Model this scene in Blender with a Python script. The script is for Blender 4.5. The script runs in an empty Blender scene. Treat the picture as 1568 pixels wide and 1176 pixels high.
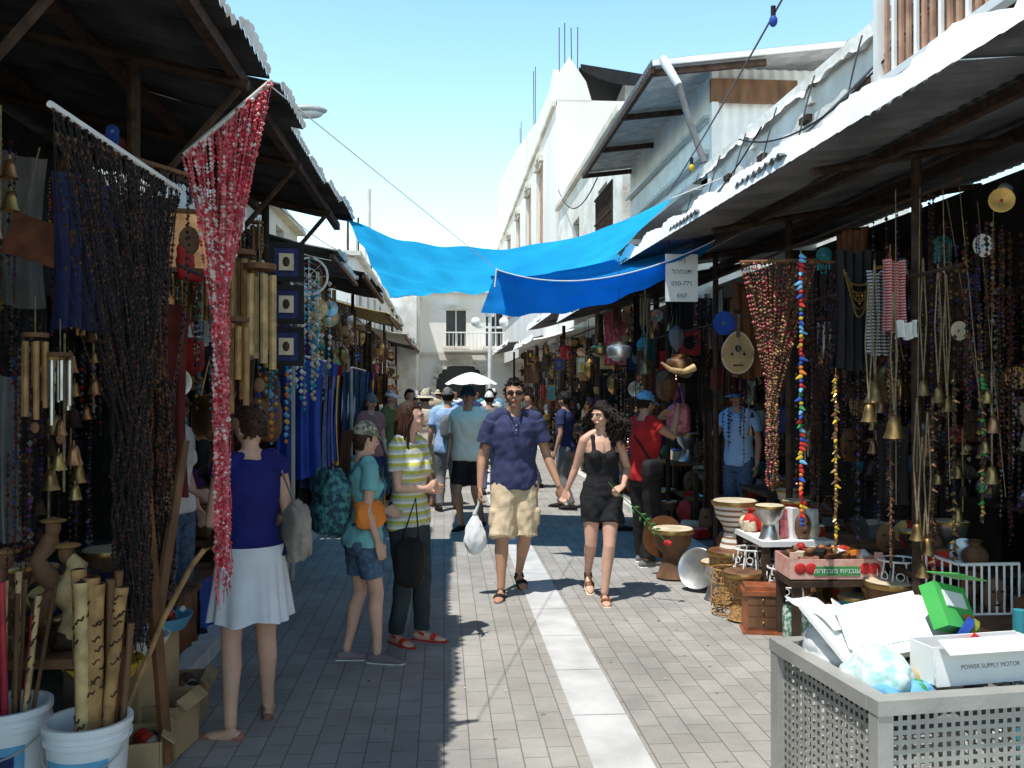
import bpy, math, random
from mathutils import Vector, Matrix, noise
R=random.Random(7)
scene=bpy.context.scene
V=Vector
pi=math.pi
# ------------------------------------------------------------------ materials
_M={}
def M(name,col,rough=.75,metal=0,var=.18,scale=6,bump=0,bscale=40,col2=None,spec=.3,stretch=(1,1,1)):
    if name in _M: return _M[name]
    m=bpy.data.materials.new(name); m.use_nodes=True; nt=m.node_tree; N=nt.nodes; L=nt.links
    b=N['Principled BSDF']; b.inputs['Roughness'].default_value=rough; b.inputs['Metallic'].default_value=metal
    b.inputs['Specular IOR Level'].default_value=spec
    tc=N.new('ShaderNodeTexCoord'); mp=N.new('ShaderNodeMapping'); mp.inputs['Scale'].default_value=stretch
    L.new(tc.outputs['Object'],mp.inputs[0])
    nz=N.new('ShaderNodeTexNoise'); nz.inputs['Scale'].default_value=scale; nz.inputs['Detail'].default_value=5
    L.new(mp.outputs[0],nz.inputs['Vector'])
    rp=N.new('ShaderNodeValToRGB'); e=rp.color_ramp.elements
    e[0].position=.35; e[1].position=.65
    c2=col2 if col2 else tuple(min(1,c*(1+var)) for c in col)
    c1=col if col2 else tuple(c*(1-var) for c in col)
    e[0].color=(*c1,1); e[1].color=(*c2,1)
    L.new(nz.outputs['Fac'],rp.inputs[0]); L.new(rp.outputs[0],b.inputs['Base Color'])
    if bump:
        n2=N.new('ShaderNodeTexNoise'); n2.inputs['Scale'].default_value=bscale; n2.inputs['Detail'].default_value=4
        L.new(mp.outputs[0],n2.inputs['Vector'])
        bp=N.new('ShaderNodeBump'); bp.inputs['Strength'].default_value=bump; bp.inputs['Distance'].default_value=.02
        L.new(n2.outputs['Fac'],bp.inputs['Height']); L.new(bp.outputs[0],b.inputs['Normal'])
    _M[name]=m; return m
def stripes(name,c1,c2,freq,axis=2,duty=.5,rough=.85,c3=None):
    m=bpy.data.materials.new(name); m.use_nodes=True; nt=m.node_tree; N=nt.nodes; L=nt.links
    b=N['Principled BSDF']; b.inputs['Roughness'].default_value=rough; b.inputs['Specular IOR Level'].default_value=.2
    tc=N.new('ShaderNodeTexCoord'); sp=N.new('ShaderNodeSeparateXYZ'); L.new(tc.outputs['Object'],sp.inputs[0])
    mu=N.new('ShaderNodeMath'); mu.operation='MULTIPLY'; mu.inputs[1].default_value=freq; L.new(sp.outputs[axis],mu.inputs[0])
    fr=N.new('ShaderNodeMath'); fr.operation='FRACT'; L.new(mu.outputs[0],fr.inputs[0])
    rp=N.new('ShaderNodeValToRGB'); rp.color_ramp.interpolation='CONSTANT'; e=rp.color_ramp.elements
    e[0].position=0; e[0].color=(*c1,1); e[1].position=duty; e[1].color=(*c2,1)
    if c3: x=e.new((1+duty)/2); x.color=(*c3,1)
    L.new(fr.outputs[0],rp.inputs[0]); L.new(rp.outputs[0],b.inputs['Base Color']); return m
def voro(name,c1,c2,c3,scale,rough=.8):
    m=bpy.data.materials.new(name); m.use_nodes=True; nt=m.node_tree; N=nt.nodes; L=nt.links
    b=N['Principled BSDF']; b.inputs['Roughness'].default_value=rough
    tc=N.new('ShaderNodeTexCoord'); vo=N.new('ShaderNodeTexNoise'); vo.inputs['Scale'].default_value=scale; vo.inputs['Detail'].default_value=2
    L.new(tc.outputs['Object'],vo.inputs['Vector'])
    rp=N.new('ShaderNodeValToRGB'); rp.color_ramp.interpolation='CONSTANT'; e=rp.color_ramp.elements
    e[0].position=0; e[0].color=(*c1,1); e[1].position=.47; e[1].color=(*c2,1); x=e.new(.56); x.color=(*c3,1)
    L.new(vo.outputs['Fac'],rp.inputs[0]); L.new(rp.outputs[0],b.inputs['Base Color']); return m
plaster=M('whitewashed_plaster',(.88,.87,.83),.9,0,scale=2.2,bump=.7,bscale=12,col2=(.66,.62,.55))
plaster2=M('old_plaster',(.88,.87,.84),.9,0,scale=.9,bump=.5,bscale=6,col2=(.76,.73,.67),stretch=(1,1,.35))
stone=M('limestone',(.68,.64,.56),.9,0,.2,scale=1.2,bump=.4,bscale=8)
darkwall=M('dim_wall',(.045,.04,.037),.95,0,.5,scale=3)  # gloom of the stall interiors is put into this wall colour
corr=M('galvanised_sheet',(.17,.175,.18),.55,.2,.35,scale=2.5,bump=.1)
corrdk=M('shaded_sheet',(.05,.05,.052),.8,.1,.5,scale=2.5,bump=.1)  # underside shade put into the whole sheet colour
corrl=M('pale_sheet',(.86,.86,.83),.6,0,.1,scale=3)
wood=M('wood',(.18,.09,.045),.7,0,.4,scale=7,bump=.2,stretch=(1,1,.2))
woodd=M('dark_wood',(.05,.03,.018),.7,0,.4,scale=7,bump=.2)
bamboo=M('bamboo',(.38,.21,.08),.5,0,.35,scale=12,bump=.1)
bamboop=M('pale_bamboo',(.52,.36,.17),.5,0,.3,scale=14)
burn=M('burnt_carving',(.05,.025,.015),.7)
brass=M('brass',(.46,.30,.11),.38,.9,.35,scale=9)
copper=M('copper',(.52,.25,.12),.36,.9,.3,scale=9)
silver=M('silver',(.52,.52,.50),.35,.9,.2,scale=9)
steel=M('painted_steel',(.50,.50,.47),.45,.3,.1)
iron=M('rusty_iron',(.06,.035,.024),.8,.2,.4,scale=15)
white=M('white_paint',(.80,.80,.78),.55,0,.05)
plastic=M('white_plastic',(.82,.83,.84),.35,0,.05,spec=.5)
black=M('black',(.014,.013,.014),.75,0,.3)
red=M('red',(.50,.03,.025),.6,0,.25); pink=M('pink_bead',(.72,.16,.18),.35,0,.5,scale=20,spec=.6)
yellow=M('yellow',(.66,.43,.04),.6,0,.2); orange=M('orange',(.68,.20,.03),.6,0,.2)
green=M('green',(.05,.26,.08),.6,0,.2); teal=M('teal',(.04,.28,.32),.7,0,.2)
blue=M('blue',(.025,.075,.38),.6,0,.2); lblue=M('light_blue',(.15,.42,.64),.6,0,.2)
navy=M('navy',(.03,.038,.12),.85,0,.2,scale=20); cream=M('cream',(.60,.51,.36),.8,0,.2)
rope=M('rope',(.24,.185,.11),.9,0,.3,scale=40); leather=M('leather',(.16,.065,.026),.5,0,.35)
purple=M('purple',(.10,.035,.15),.7); brown=M('brown_bead',(.055,.02,.013),.4,0,.6,scale=20,spec=.5)
maroon=M('maroon',(.13,.02,.018),.8,0,.3)
greycl=M('grey_cloth',(.18,.18,.18),.9); denim=M('denim',(.08,.125,.21),.9,0,.3,scale=30)
card=M('cardboard',(.42,.29,.16),.9,0,.15); wicker=M('wicker',(.34,.19,.07),.8,0,.45,scale=50,bump=.6,bscale=90)
glass=M('dark_window',(.03,.035,.04),.2,0,.2); rust=M('rusty_shutter',(.42,.25,.17),.8,0,.35,scale=5)
tileb=M('shop_floor_tiles',(.18,.17,.16),.8,0,.2); kerbm=M('kerb_stone',(.62,.61,.57),.85,0,.15,scale=5,bump=.2)
PAL=[red,yellow,orange,green,teal,blue,lblue,cream,white,purple,brown,leather,wood,brass,copper,silver,black,navy,greycl,pink]
DARKP=[brown,leather,wood,woodd,black,brass,copper,greycl,navy,iron,purple,teal,red,cream,silver]
DK2=[brown,leather,wood,woodd,black,greycl,navy,iron,purple,brown,woodd,maroon,brass,black]
# ------------------------------------------------------------------ mesh builder
class MB:
    def __init__(s): s.v=[];s.f=[];s.mi=[];s.mats=[]
    def mid(s,m):
        if m not in s.mats: s.mats.append(m)
        return s.mats.index(m)
    def add(s,vs,fs,m,T=None):
        o=len(s.v); i=s.mid(m)
        s.v.extend([tuple(T@V(p)) for p in vs] if T else [tuple(p) for p in vs])
        for f in fs: s.f.append(tuple(a+o for a in f)); s.mi.append(i)
    def box(s,c,sz,m,rz=0,T=None,rx=0,ry=0):
        x,y,z=[a/2 for a in sz]
        vs=[(-x,-y,-z),(x,-y,-z),(x,y,-z),(-x,y,-z),(-x,-y,z),(x,-y,z),(x,y,z),(-x,y,z)]
        fs=[(0,3,2,1),(4,5,6,7),(0,1,5,4),(1,2,6,5),(2,3,7,6),(3,0,4,7)]
        X=Matrix.Translation(c)@Matrix.Rotation(rz,4,'Z')@Matrix.Rotation(ry,4,'Y')@Matrix.Rotation(rx,4,'X')
        s.add(vs,fs,m,(T@X) if T else X)
    def tube(s,path,rad,m,n=8,ref=None,rnd=False,T=None):
        P=[V(p) for p in path]; k=len(P)
        if not isinstance(rad,list): rad=[rad]*k
        rr=[a if isinstance(a,tuple) else (a,a) for a in rad]
        if rnd:
            t0=(P[0]-P[1]).normalized(); t1=(P[-1]-P[-2]).normalized()
            a=max(rr[0])*.7; b=max(rr[-1])*.7
            P=[P[0]+t0*a,P[0]+t0*a*.7]+P+[P[-1]+t1*b*.7,P[-1]+t1*b]
            rr=[tuple(q*.3 for q in rr[0]),tuple(q*.75 for q in rr[0])]+rr+[tuple(q*.75 for q in rr[-1]),tuple(q*.3 for q in rr[-1])]
            k=len(P)
        if ref is None:
            t=(P[-1]-P[0])
            if t.length<1e-6: t=P[1]-P[0]
            t.normalize(); ref=V((1,0,0)) if abs(t.x)<.6 else V((0,0,1))
        ref=V(ref); vs=[]
        for i in range(k):
            t=(P[min(i+1,k-1)]-P[max(i-1,0)])
            if t.length<1e-9: t=V((0,0,1))
            t.normalize(); q=ref-t*ref.dot(t)
            if q.length<1e-3: q=t.orthogonal()
            q.normalize(); w=t.cross(q)
            for j in range(n):
                a=2*pi*j/n; vs.append(P[i]+q*(rr[i][0]*math.cos(a))+w*(rr[i][1]*math.sin(a)))
        fs=[]
        for i in range(k-1):
            for j in range(n):
                fs.append((i*n+j,i*n+(j+1)%n,(i+1)*n+(j+1)%n,(i+1)*n+j))
        fs.append(tuple(range(n-1,-1,-1))); fs.append(tuple((k-1)*n+j for j in range(n)))
        s.add(vs,fs,m,T)
    def lathe(s,prof,m,T=None,n=16):
        vs=[];k=len(prof)
        for r,z in prof:
            for j in range(n):
                a=2*pi*j/n; vs.append((max(r,1e-4)*math.cos(a),max(r,1e-4)*math.sin(a),z))
        fs=[(i*n+j,i*n+(j+1)%n,(i+1)*n+(j+1)%n,(i+1)*n+j) for i in range(k-1) for j in range(n)]
        s.add(vs,fs,m,T)
    def sph(s,c,r,m,nu=12,nv=8,T=None,fn=None,e=None):
        if not isinstance(r,(tuple,list)): r=(r,r,r)
        vs=[]
        for i in range(nv+1):
            ph=pi*i/nv
            for j in range(nu):
                th=2*pi*j/nu
                d=(math.sin(ph)*math.cos(th),math.sin(ph)*math.sin(th),math.cos(ph))
                if e: d=tuple(math.copysign(abs(q)**e,q) for q in d)
                p=fn(*d) if fn else (d[0]*r[0],d[1]*r[1],d[2]*r[2])
                vs.append((p[0]+c[0],p[1]+c[1],p[2]+c[2]))
        fs=[(i*nu+j,(i+1)*nu+j,(i+1)*nu+(j+1)%nu,i*nu+(j+1)%nu) for i in range(nv) for j in range(nu)]
        s.add(vs,fs,m,T)
    def bead(s,c,r,m):
        x,y,z=c; h=r*1.15
        vs=[(x,y,z+h),(x,y,z-h)]+[(x+r*math.cos(a*pi/2.5),y+r*math.sin(a*pi/2.5),z) for a in range(5)]
        fs=[(0,2+j,2+(j+1)%5) for j in range(5)]+[(1,2+(j+1)%5,2+j) for j in range(5)]
        s.add(vs,fs,m)
    def grid(s,fn,nu,nv,m):
        nu=max(1,int(nu)); nv=max(1,int(nv))
        vs=[fn(i/nu,j/nv) for j in range(nv+1) for i in range(nu+1)]
        fs=[(j*(nu+1)+i,j*(nu+1)+i+1,(j+1)*(nu+1)+i+1,(j+1)*(nu+1)+i) for j in range(nv) for i in range(nu)]
        s.add(vs,fs,m)
    def obj(s,name,parent=None,remesh=0,wr=None,smooth=True,it=3,ang=40):
        me=bpy.data.meshes.new(name); me.from_pydata(s.v,[],s.f); me.update()
        ob=bpy.data.objects.new(name,me); scene.collection.objects.link(ob)
        if remesh:
            md=ob.modifiers.new('r','REMESH'); md.mode='VOXEL'; md.voxel_size=remesh
            sm=ob.modifiers.new('s','SMOOTH'); sm.factor=.5; sm.iterations=it
            dg=bpy.context.evaluated_depsgraph_get()
            m2=bpy.data.meshes.new_from_object(ob.evaluated_get(dg)); ob.modifiers.clear(); ob.data=m2
            bpy.data.meshes.remove(me); me=m2
            if wr:
                a,sx,sz=wr
                nn=[v.normal.copy() for v in me.vertices]
                for v,n_ in zip(me.vertices,nn):
                    c=v.co; d=noise.noise(V((c.x*sx,c.y*sx,c.z*sz+c.x*sz)))+.5*noise.noise(V((c.x*sx*2.1+9,c.y*sx*2.1,c.z*sz*2.1-c.x*sz)))
                    v.co=c+n_*(d+.25)*a
                me.update()
            me.materials.clear(); me.materials.append(s.mats[0])
        else:
            for m in s.mats: me.materials.append(m)
            me.polygons.foreach_set('material_index',s.mi)
        me.polygons.foreach_set('use_smooth',[smooth]*len(me.polygons))
        if smooth and not remesh:
            try: me.set_sharp_from_angle(angle=math.radians(ang))
            except Exception: pass
        me.update()
        if parent: ob.parent=parent
        return ob
def empty(name,loc=(0,0,0),rz=0,sc=1):
    e=bpy.data.objects.new(name,None); scene.collection.objects.link(e)
    e.location=loc; e.rotation_euler=(0,0,rz); e.scale=(sc,)*3; e.empty_display_size=.2; return e
def TR(x,y,z,rz=0,rx=0,ry=0,s=1):
    return Matrix.Translation((x,y,z))@Matrix.Rotation(rz,4,'Z')@Matrix.Rotation(ry,4,'Y')@Matrix.Rotation(rx,4,'X')@Matrix.Scale(s,4)
# ------------------------------------------------------------------ people
skinA=M('skin_tan',(.46,.25,.16),.5,0,.08,scale=10,spec=.4)
skinB=M('skin_light',(.62,.36,.26),.5,0,.08,scale=10,spec=.4)
hairD=M('dark_hair',(.016,.010,.008),.7,0,.4,scale=60,spec=.2)
hairB=M('brown_hair',(.045,.02,.012),.65,0,.4,scale=60,spec=.25)
lipm=M('lips',(.40,.12,.10),.5); eyew=M('eye_white',(.75,.73,.70),.3)
def hp(x,y,z):
    X=x*.074;Y=y*.094;Z=z*.118
    if z<0:
        k=-z; X*=1-.36*k**1.6
        Y*=(1-.5*k) if y>0 else (1-.10*k*k)
    if y<0: Y*=.95
    return (X,Y,Z)
def hand(mb,w,d,n,th,m,curl=.35,nf=6):
    w=V(w);d=V(d).normalized();n=V(n);n=(n-d*n.dot(d)).normalized();s=n.cross(d).normalized()
    if s.dot(V(th))<0: s=-s
    mb.tube([w-d*.01,w+d*.03,w+d*.065,w+d*.088],[(.024,.018),(.034,.016),(.039,.015),(.036,.012)],m,8,ref=s,rnd=True)
    for k,(o,L) in enumerate([(.030,.072),(.010,.082),(-.010,.077),(-.029,.060)]):
        p=w+d*.082+s*o; a=curl*.6; P=[p-d*.02,p]; dd=d
        for q in (.42,.33,.25):
            dd=(d*math.cos(a)+n*math.sin(a)).normalized(); p=p+dd*L*q; P.append(p); a+=curl*1.1
        mb.tube(P,[.0095,.0092,.0088,.008,.007],m,nf,rnd=True)
    p=w+d*.025+s*.022; p1=p+(d*.6+s*.65+n*.25).normalized()*.035
    mb.tube([p,p1,p1+(d*.9+s*.15+n*.3).normalized()*.035],[.014,.0115,.008],m,nf,rnd=True)
TMr=[(.80,.13,.09,0),(.86,.155,.11,.01),(.93,.165,.118,.012),(1.02,.152,.108,.005),(1.10,.145,.10,0),(1.22,.163,.113,-.005),(1.32,.178,.12,0),(1.39,.172,.105,.008),(1.44,.12,.08,.012),(1.475,.07,.062,.01),(1.53,.054,.056,0),(1.58,.05,.054,-.005)]
TFr=[(.80,.145,.10,0),(.86,.172,.117,.01),(.93,.170,.12,.012),(1.02,.143,.10,.005),(1.10,.122,.088,0),(1.22,.138,.098,-.005),(1.32,.148,.102,0),(1.39,.145,.09,.008),(1.44,.10,.07,.012),(1.475,.06,.054,.01),(1.53,.046,.048,0),(1.58,.044,.048,-.005)]
def hairfn(k,hl,nz,seed):
    def f(x,y,z):
        p=hp(x,y,z)
        line=hl[0] if y<-.35 else (hl[1] if y<.15 else hl[2])
        n_=noise.noise(V((x*5+seed,y*5,z*5)))*nz+noise.noise(V((x*14+seed,y*14,z*14)))*nz*.6
        q=(k+n_) if z>line+n_*1.5 else .86
        return (p[0]*q,p[1]*q+(.006 if q>1 else 0),p[2]*q)
    return f
def human(name,loc,yaw=0,H=1.75,fem=False,skin=None,hair='short',hm=None,top=None,bot=None,shoe=None,hd=(0,0),lean=(0,0),
          P={},F={},vox=.008,hat=None,face=True,curl=(.35,.35),hands={},fat=1.0):
    skin=skin or skinA; hm=hm or hairD
    r=empty(name,loc,math.radians(yaw),H/1.75)
    rings=TFr if fem else TMr; sw=.155 if fem else .182
    def L(p):
        p=V(p)
        if p.z>.93: p.x+=lean[0]*(p.z-.93); p.y+=lean[1]*(p.z-.93)
        return p
    J=dict(sL=L((sw,.005,1.41)),sR=L((-sw,.005,1.41)),eL=L((sw+.055,.03,1.13)),eR=L((-sw-.055,.03,1.13)),
        wL=L((sw+.075,-.04,.89)),wR=L((-sw-.075,-.04,.89)),hL=V((.088,.005,.89)),hR=V((-.088,.005,.89)),
        kL=V((.095,-.02,.49)),kR=V((-.095,-.02,.49)),aL=V((.10,.02,.085)),aR=V((-.10,.02,.085)))
    for k,v in P.items(): J[k]=V(v)
    fd={'L':V((.15,-1,0)),'R':V((-.15,-1,0))}
    for k,v in F.items(): fd[k]=V(v)
    def torso(mb,m,z0,z1,off,n=20,flare=0):
        zs=[q[0] for q in rings]
        def at(z):
            for a,b in zip(rings,rings[1:]):
                if a[0]<=z<=b[0]:
                    t=(z-a[0])/(b[0]-a[0]); return tuple(a[i]+(b[i]-a[i])*t for i in range(4))
            return rings[-1]
        Z=[z0]+[z for z in zs if z0<z<z1]+[z1]
        path=[];rad=[]
        for z in Z:
            q=at(z); path.append(L((0,q[3],z))); fl=flare*max(0,(1.12-z)/.25) if z<1.12 else 0
            rad.append((q[1]*fat+off+fl,q[2]*fat+off+fl))
        mb.tube(path,rad,m,n,ref=(1,0,0))
    T=Matrix.Translation(L((0,-.015,1.632)))@Matrix.Rotation(math.radians(hd[0]),4,'Z')@Matrix.Rotation(math.radians(hd[1]),4,'X')
    ak=.86 if fem else 1.0
    mb=MB(); torso(mb,skin,.82,1.58,0)
    mb.sph((0,0,0),1,skin,24,18,T=T,fn=hp)
    if face:
        mb.tube([(0,-.082,.022),(0,-.096,0),(0,-.108,-.026),(0,-.094,-.036)],[.007,.009,.0125,.010],skin,8,T=T,rnd=True)
        mb.sph((0,-.068,-.092),(.026,.022,.02),skin,T=T); mb.tube([(-.05,-.074,.026),(0,-.088,.024),(.05,-.074,.026)],.008,skin,6,T=T,rnd=True)
        for q in(-1,1): mb.sph((q*.042,-.064,-.03),(.022,.018,.02),skin,T=T)
        mb.tube([(-.022,-.084,-.060),(0,-.092,-.058),(.022,-.084,-.060)],.0075,skin,6,T=T,rnd=True)
    for q in(-1,1): mb.sph((q*.076,.008,-.012),(.009,.018,.031),skin,8,8,T=T)
    for S in 'LR':
        q=1 if S=='L' else -1
        s_,e_,w_=J['s'+S],J['e'+S],J['w'+S]
        mb.tube([L((q*.03,.01,1.49)),L((q*.09,.01,1.455)),s_],[.035,.042,.045],skin,10,rnd=True)
        mb.tube([s_,s_.lerp(e_,.35),s_.lerp(e_,.8),e_,e_.lerp(w_,.25),e_.lerp(w_,.7),w_],[a*ak for a in (.054,.050,.041,.038,.040,.031,.025)],skin,12,rnd=True)
        hh=hands.get(S,{}); d=hh.get('d',(w_-e_)); n_=hh.get('n',(-q,0,0)); th=hh.get('th',(0,-1,0))
        hand(mb,w_,d,n_,th,skin,hh.get('c',curl[0 if S=='L' else 1]))
        h_,k_,a_=J['h'+S],J['k'+S],J['a'+S]
        bk=V((0,.014,0))
        mb.tube([h_,h_.lerp(k_,.4),h_.lerp(k_,.85),k_,k_.lerp(a_,.28)+bk,k_.lerp(a_,.7),a_],[.088*(1 if not fem else 1.02),.078,.058,.054,.057*(.95 if fem else 1),.038,.033],skin,14,rnd=True)
        f=fd[S].normalized(); dz=V((0,0,-.05))
        mb.tube([a_+dz-f*.045,a_+dz+f*.02,a_+dz+f*.09+V((0,0,-.005)),a_+dz+f*.15+V((0,0,-.012)),a_+dz+f*.175+V((0,0,-.014))],[(.028,.03),(.032,.034),(.040,.025),(.040,.016),(.026,.012)],skin,10,rnd=True,ref=f.cross(V((0,0,1))))
        mb.sph(tuple(h_+V((0,.055,0))),(.085,.07,.09),skin)
        if fem: mb.sph(tuple(L((q*.066,-.082,1.275))),(.056,.05,.055),skin)
    mb.obj('body',r,remesh=vox,it=2)
    if face:
        fm=MB()
        for q in(-1,1):
            fm.sph((q*.030,-.0805,.003),(.0125,.008,.0075),eyew,10,8,T=T); fm.sph((q*.030,-.0865,.003),(.0052,.003,.0055),black,8,6,T=T)
            fm.tube([(q*.014,-.0905,.022),(q*.03,-.090,.027),(q*.047,-.081,.022)],[.003,.004,.002],hm,6,T=T)
            fm.tube([(q*.017,-.0875,.009),(q*.03,-.089,.0125),(q*.044,-.082,.008)],.0018,hm,5,T=T)
        fm.tube([(-.024,-.085,-.060),(-.008,-.097,-.0565),(0,-.098,-.058),(.008,-.097,-.0565),(.024,-.085,-.060)],[.002,.0045,.004,.0045,.002],lipm,6,T=T)
        fm.tube([(-.020,-.086,-.064),(0,-.097,-.066),(.020,-.086,-.064)],[.002,.0055,.002],lipm,6,T=T)
        fm.obj('face_features',r)
    h=MB(); sd=R.random()*50
    if hair=='short': h.sph((0,0,0),1,hm,40,30,T=T,fn=hairfn(1.10,(.50,.05,-.5),.05,sd))
    elif hair: h.sph((0,0,0),1,hm,40,30,T=T,fn=hairfn(1.16 if hair=='curly' else 1.09,(.52,-.1,-.75),.09 if hair=='curly' else .03,sd))
    def scalp():
        while True:
            a=R.uniform(0,2*pi);z=R.uniform(-.5,1); x=math.sqrt(1-z*z)*math.cos(a);y=math.sqrt(1-z*z)*math.sin(a)
            if (y<-.3 and z<.55) or (abs(y)<=.3 and z<.0): continue
            return x,y,z
    if hair=='short':
        for i in range(170):
            x,y,z=scalp(); p=V(hp(x,y,z))*1.08; o=(V((x,y*.6,z*.6))+V((R.uniform(-.6,.6),R.uniform(-.6,.6),R.uniform(-.3,.5)))).normalized()
            h.tube([p,p+o*.014,p+o*.022+V((0,0,-.004))],[.006,.004,.001],hm,4,T=T)
    if hair in('long','curly'):
        cu=hair=='curly'; Ln=.30
        for i in range(300 if cu else 170):
            x,y,z=scalp(); p=V(hp(x,y,z))*1.06; out=V((x,max(y,.15) if abs(x)<.6 else y,0))
            spread=.11 if cu else .012; pts=[p];ph=R.uniform(0,6);k=11 if cu else 9
            tx=p.x*1.05+out.x*spread*R.uniform(.2,1.2)+math.copysign(.03 if cu else .012,p.x); ty=max(p.y+out.y*spread*R.uniform(.2,1.1),-.03 if (cu and abs(tx)>.085) else .0)+.012; zl=-Ln*R.uniform(.45,1)
            for j in range(1,k):
                t=j/(k-1); q=V((p.x+(tx-p.x)*min(1,t*2.5),p.y+(ty-p.y)*min(1,t*2.5),p.z+(zl-p.z)*t))
                if cu: q+=V((math.sin(ph+t*17),math.cos(ph+t*17),0))*.016
                q.x+=p.x*.3*math.sin(t*pi)
                pts.append(q)
            h.tube(pts,[.009 if cu else .008]*(k-2)+[.006,.001],hm,4,T=T)
    if hair=='pony':
        pts=[V((0,.09,.03)),V((0,.14,.01)),V((0,.15,-.08)),V((.01,.13,-.2)),V((.02,.11,-.33))]
        for i in range(40):
            o=V((R.uniform(-.02,.02),R.uniform(-.02,.02),R.uniform(-.02,.02))); h.tube([a+o*(1+j*.3) for j,a in enumerate(pts)],[.008,.009,.009,.007,.001],hm,4,T=T)
    if hair: h.obj('hair',r)
    if hat:
        c=MB(); hmn=hat[1]
        def cf(x,y,z):
            p=hp(x,y,max(z,.18)); return (p[0]*1.17,p[1]*1.17+.004,p[2]*1.12+.004+(.004*math.sin(9*math.atan2(y,x)) if z<.25 else 0))
        c.sph((0,0,0),1,hmn,28,20,T=T,fn=cf)
        if hat[0]=='cap':
            c.grid(lambda u,v:T@V((math.sin((u-.5)*2.4)*.078,-.07-.085*v*math.cos((u-.5)*2.2)-.02*math.cos((u-.5)*2),.030-.03*v-.02*abs(u-.5)**2*4+.012)),10,5,hmn)
        else:
            c.grid(lambda u,v:T@V((math.sin(u*2*pi)*(.083+.06*v),math.cos(u*2*pi)*(.105+.06*v),.03-.035*v)),28,4,hmn)
        c.obj('hat',r)
    if top:
        m=top['m']; off=top.get('off',.014); t=MB()
        if top.get('kind')=='tank':
            torso(t,m,top.get('hem',.95),1.30,off)
            for q in(-1,1):
                t.tube([L((q*.075,-.085,1.26)),L((q*.085,-.088,1.34)),L((q*.085,-.04,1.445)),L((q*.085,.04,1.46)),L((q*.07,.10,1.36)),L((q*.06,.10,1.26))],[(.035,.014),(.022,.010),(.018,.010),(.018,.010),(.025,.012),(.045,.012)],m,8,ref=(1,0,0),rnd=True)
                t.sph(tuple(L((q*.066,-.088,1.272))),(.063,.056,.06),m)
        else:
            torso(t,m,top.get('hem',.88),1.455,off,flare=top.get('flare',.012)); sl=top.get('sl',.55)
            for S in 'LR':
                q=1 if S=='L' else -1
                s_,e_,w_=J['s'+S],J['e'+S],J['w'+S]
                t.tube([L((q*.045,.01,1.475)),L((q*.10,.01,1.462)),s_+V((0,0,.008))],[.040,.055,.064],m,12,rnd=True)
                if sl<=1: pp=[s_,s_.lerp(e_,sl*.5),s_.lerp(e_,sl)]; rd=[.072*ak,.070*ak,.068*ak+top.get('sf',.004)]
                else: pp=[s_,s_.lerp(e_,.5),e_,e_.lerp(w_,(sl-1))]; rd=[.068*ak,.060*ak,.052*ak,.046*ak]
                if sl>0: t.tube(pp,rd,m,14)
                if fem: t.sph(tuple(L((q*.066,-.088,1.272))),(.064,.058,.064),m)
        t.obj('shirt',r,remesh=vox*1.15,wr=(top.get('wr',.009),7,9),it=2)
        if top.get('collar'):
            c=MB(); cm=top['collar']
            for q in(-1,1):
                c.tube([L((0,.076,1.50)),L((q*.05,.055,1.50)),L((q*.068,.0,1.492)),L((q*.052,-.066,1.474)),L((q*.03,-.118,1.43))],[(.006,.016),(.006,.018),(.006,.02),(.006,.024),(.004,.016)],cm,8,ref=(1,0,0),rnd=True)
            c.box(L((0,-.136,1.36)),(.028,.008,.11),cm,rx=-.12)
            for z in(1.34,1.38): c.sph(tuple(L((0,-.143,z))),.005,white,6,4)
            c.obj('collar',r)
    if bot:
        m=bot['m']; b=MB(); kind=bot['kind']
        if kind=='skirt':
            z1=1.0;z0=bot.get('hem',.52)
            def sk(u,v):
                a=u*2*pi; z=z1+(z0-z1)*v; k=1+.9*bot.get('fl',.25)*v; pl=1+.06*v*math.sin(a*13+2*math.sin(a*3))+.03*v*math.sin(a*7+1)
                return ((.175*k*pl)*math.cos(a),(.135*k*1.12*pl)*math.sin(a)+.012,z+.012*v*math.sin(a*5))
            b.grid(sk,130,16,m); b.obj('skirt',r,smooth=True,ang=180)
        else:
            b.tube([(0,.01,.80),(0,.012,.86),(0,.012,.93),(0,.006,1.0),(0,.004,1.035)],[(.155,.11),(.182,.128),(.182,.13),(.166,.12),(.158,.114)],m,20,ref=(1,0,0))
            lo=bot.get('loose',.0)
            for S in 'LR':
                h_,k_,a_=J['h'+S],J['k'+S],J['a'+S]
                if kind=='shorts':
                    fr=bot.get('fr',.9); pp=[h_+V((0,0,.02)),h_.lerp(k_,fr*.5),h_.lerp(k_,fr*.93),h_.lerp(k_,fr)]; rd=[.098+lo*.3,.090+lo*.7,.080+lo,.082+lo]
                else: pp=[h_+V((0,0,.02)),h_.lerp(k_,.5),k_,k_.lerp(a_,.5),a_]; rd=[.10,.090+lo,.070+lo,.062+lo,.056+lo]
                b.tube(pp,rd,m,16)
                if bot.get('cargo'):
                    q=1 if S=='L' else -1; c_=h_.lerp(k_,.62)+V((q*.085,-.02,0)); b.sph(tuple(c_),(.03,.06,.075),m,e=.5)
                b.sph(tuple(h_+V((0,.055,0))),(.09,.075,.095),m)
            b.obj('trousers' if kind=='pants' else 'shorts',r,remesh=vox*1.15,wr=(bot.get('wr',.008),8,8),it=2)
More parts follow.
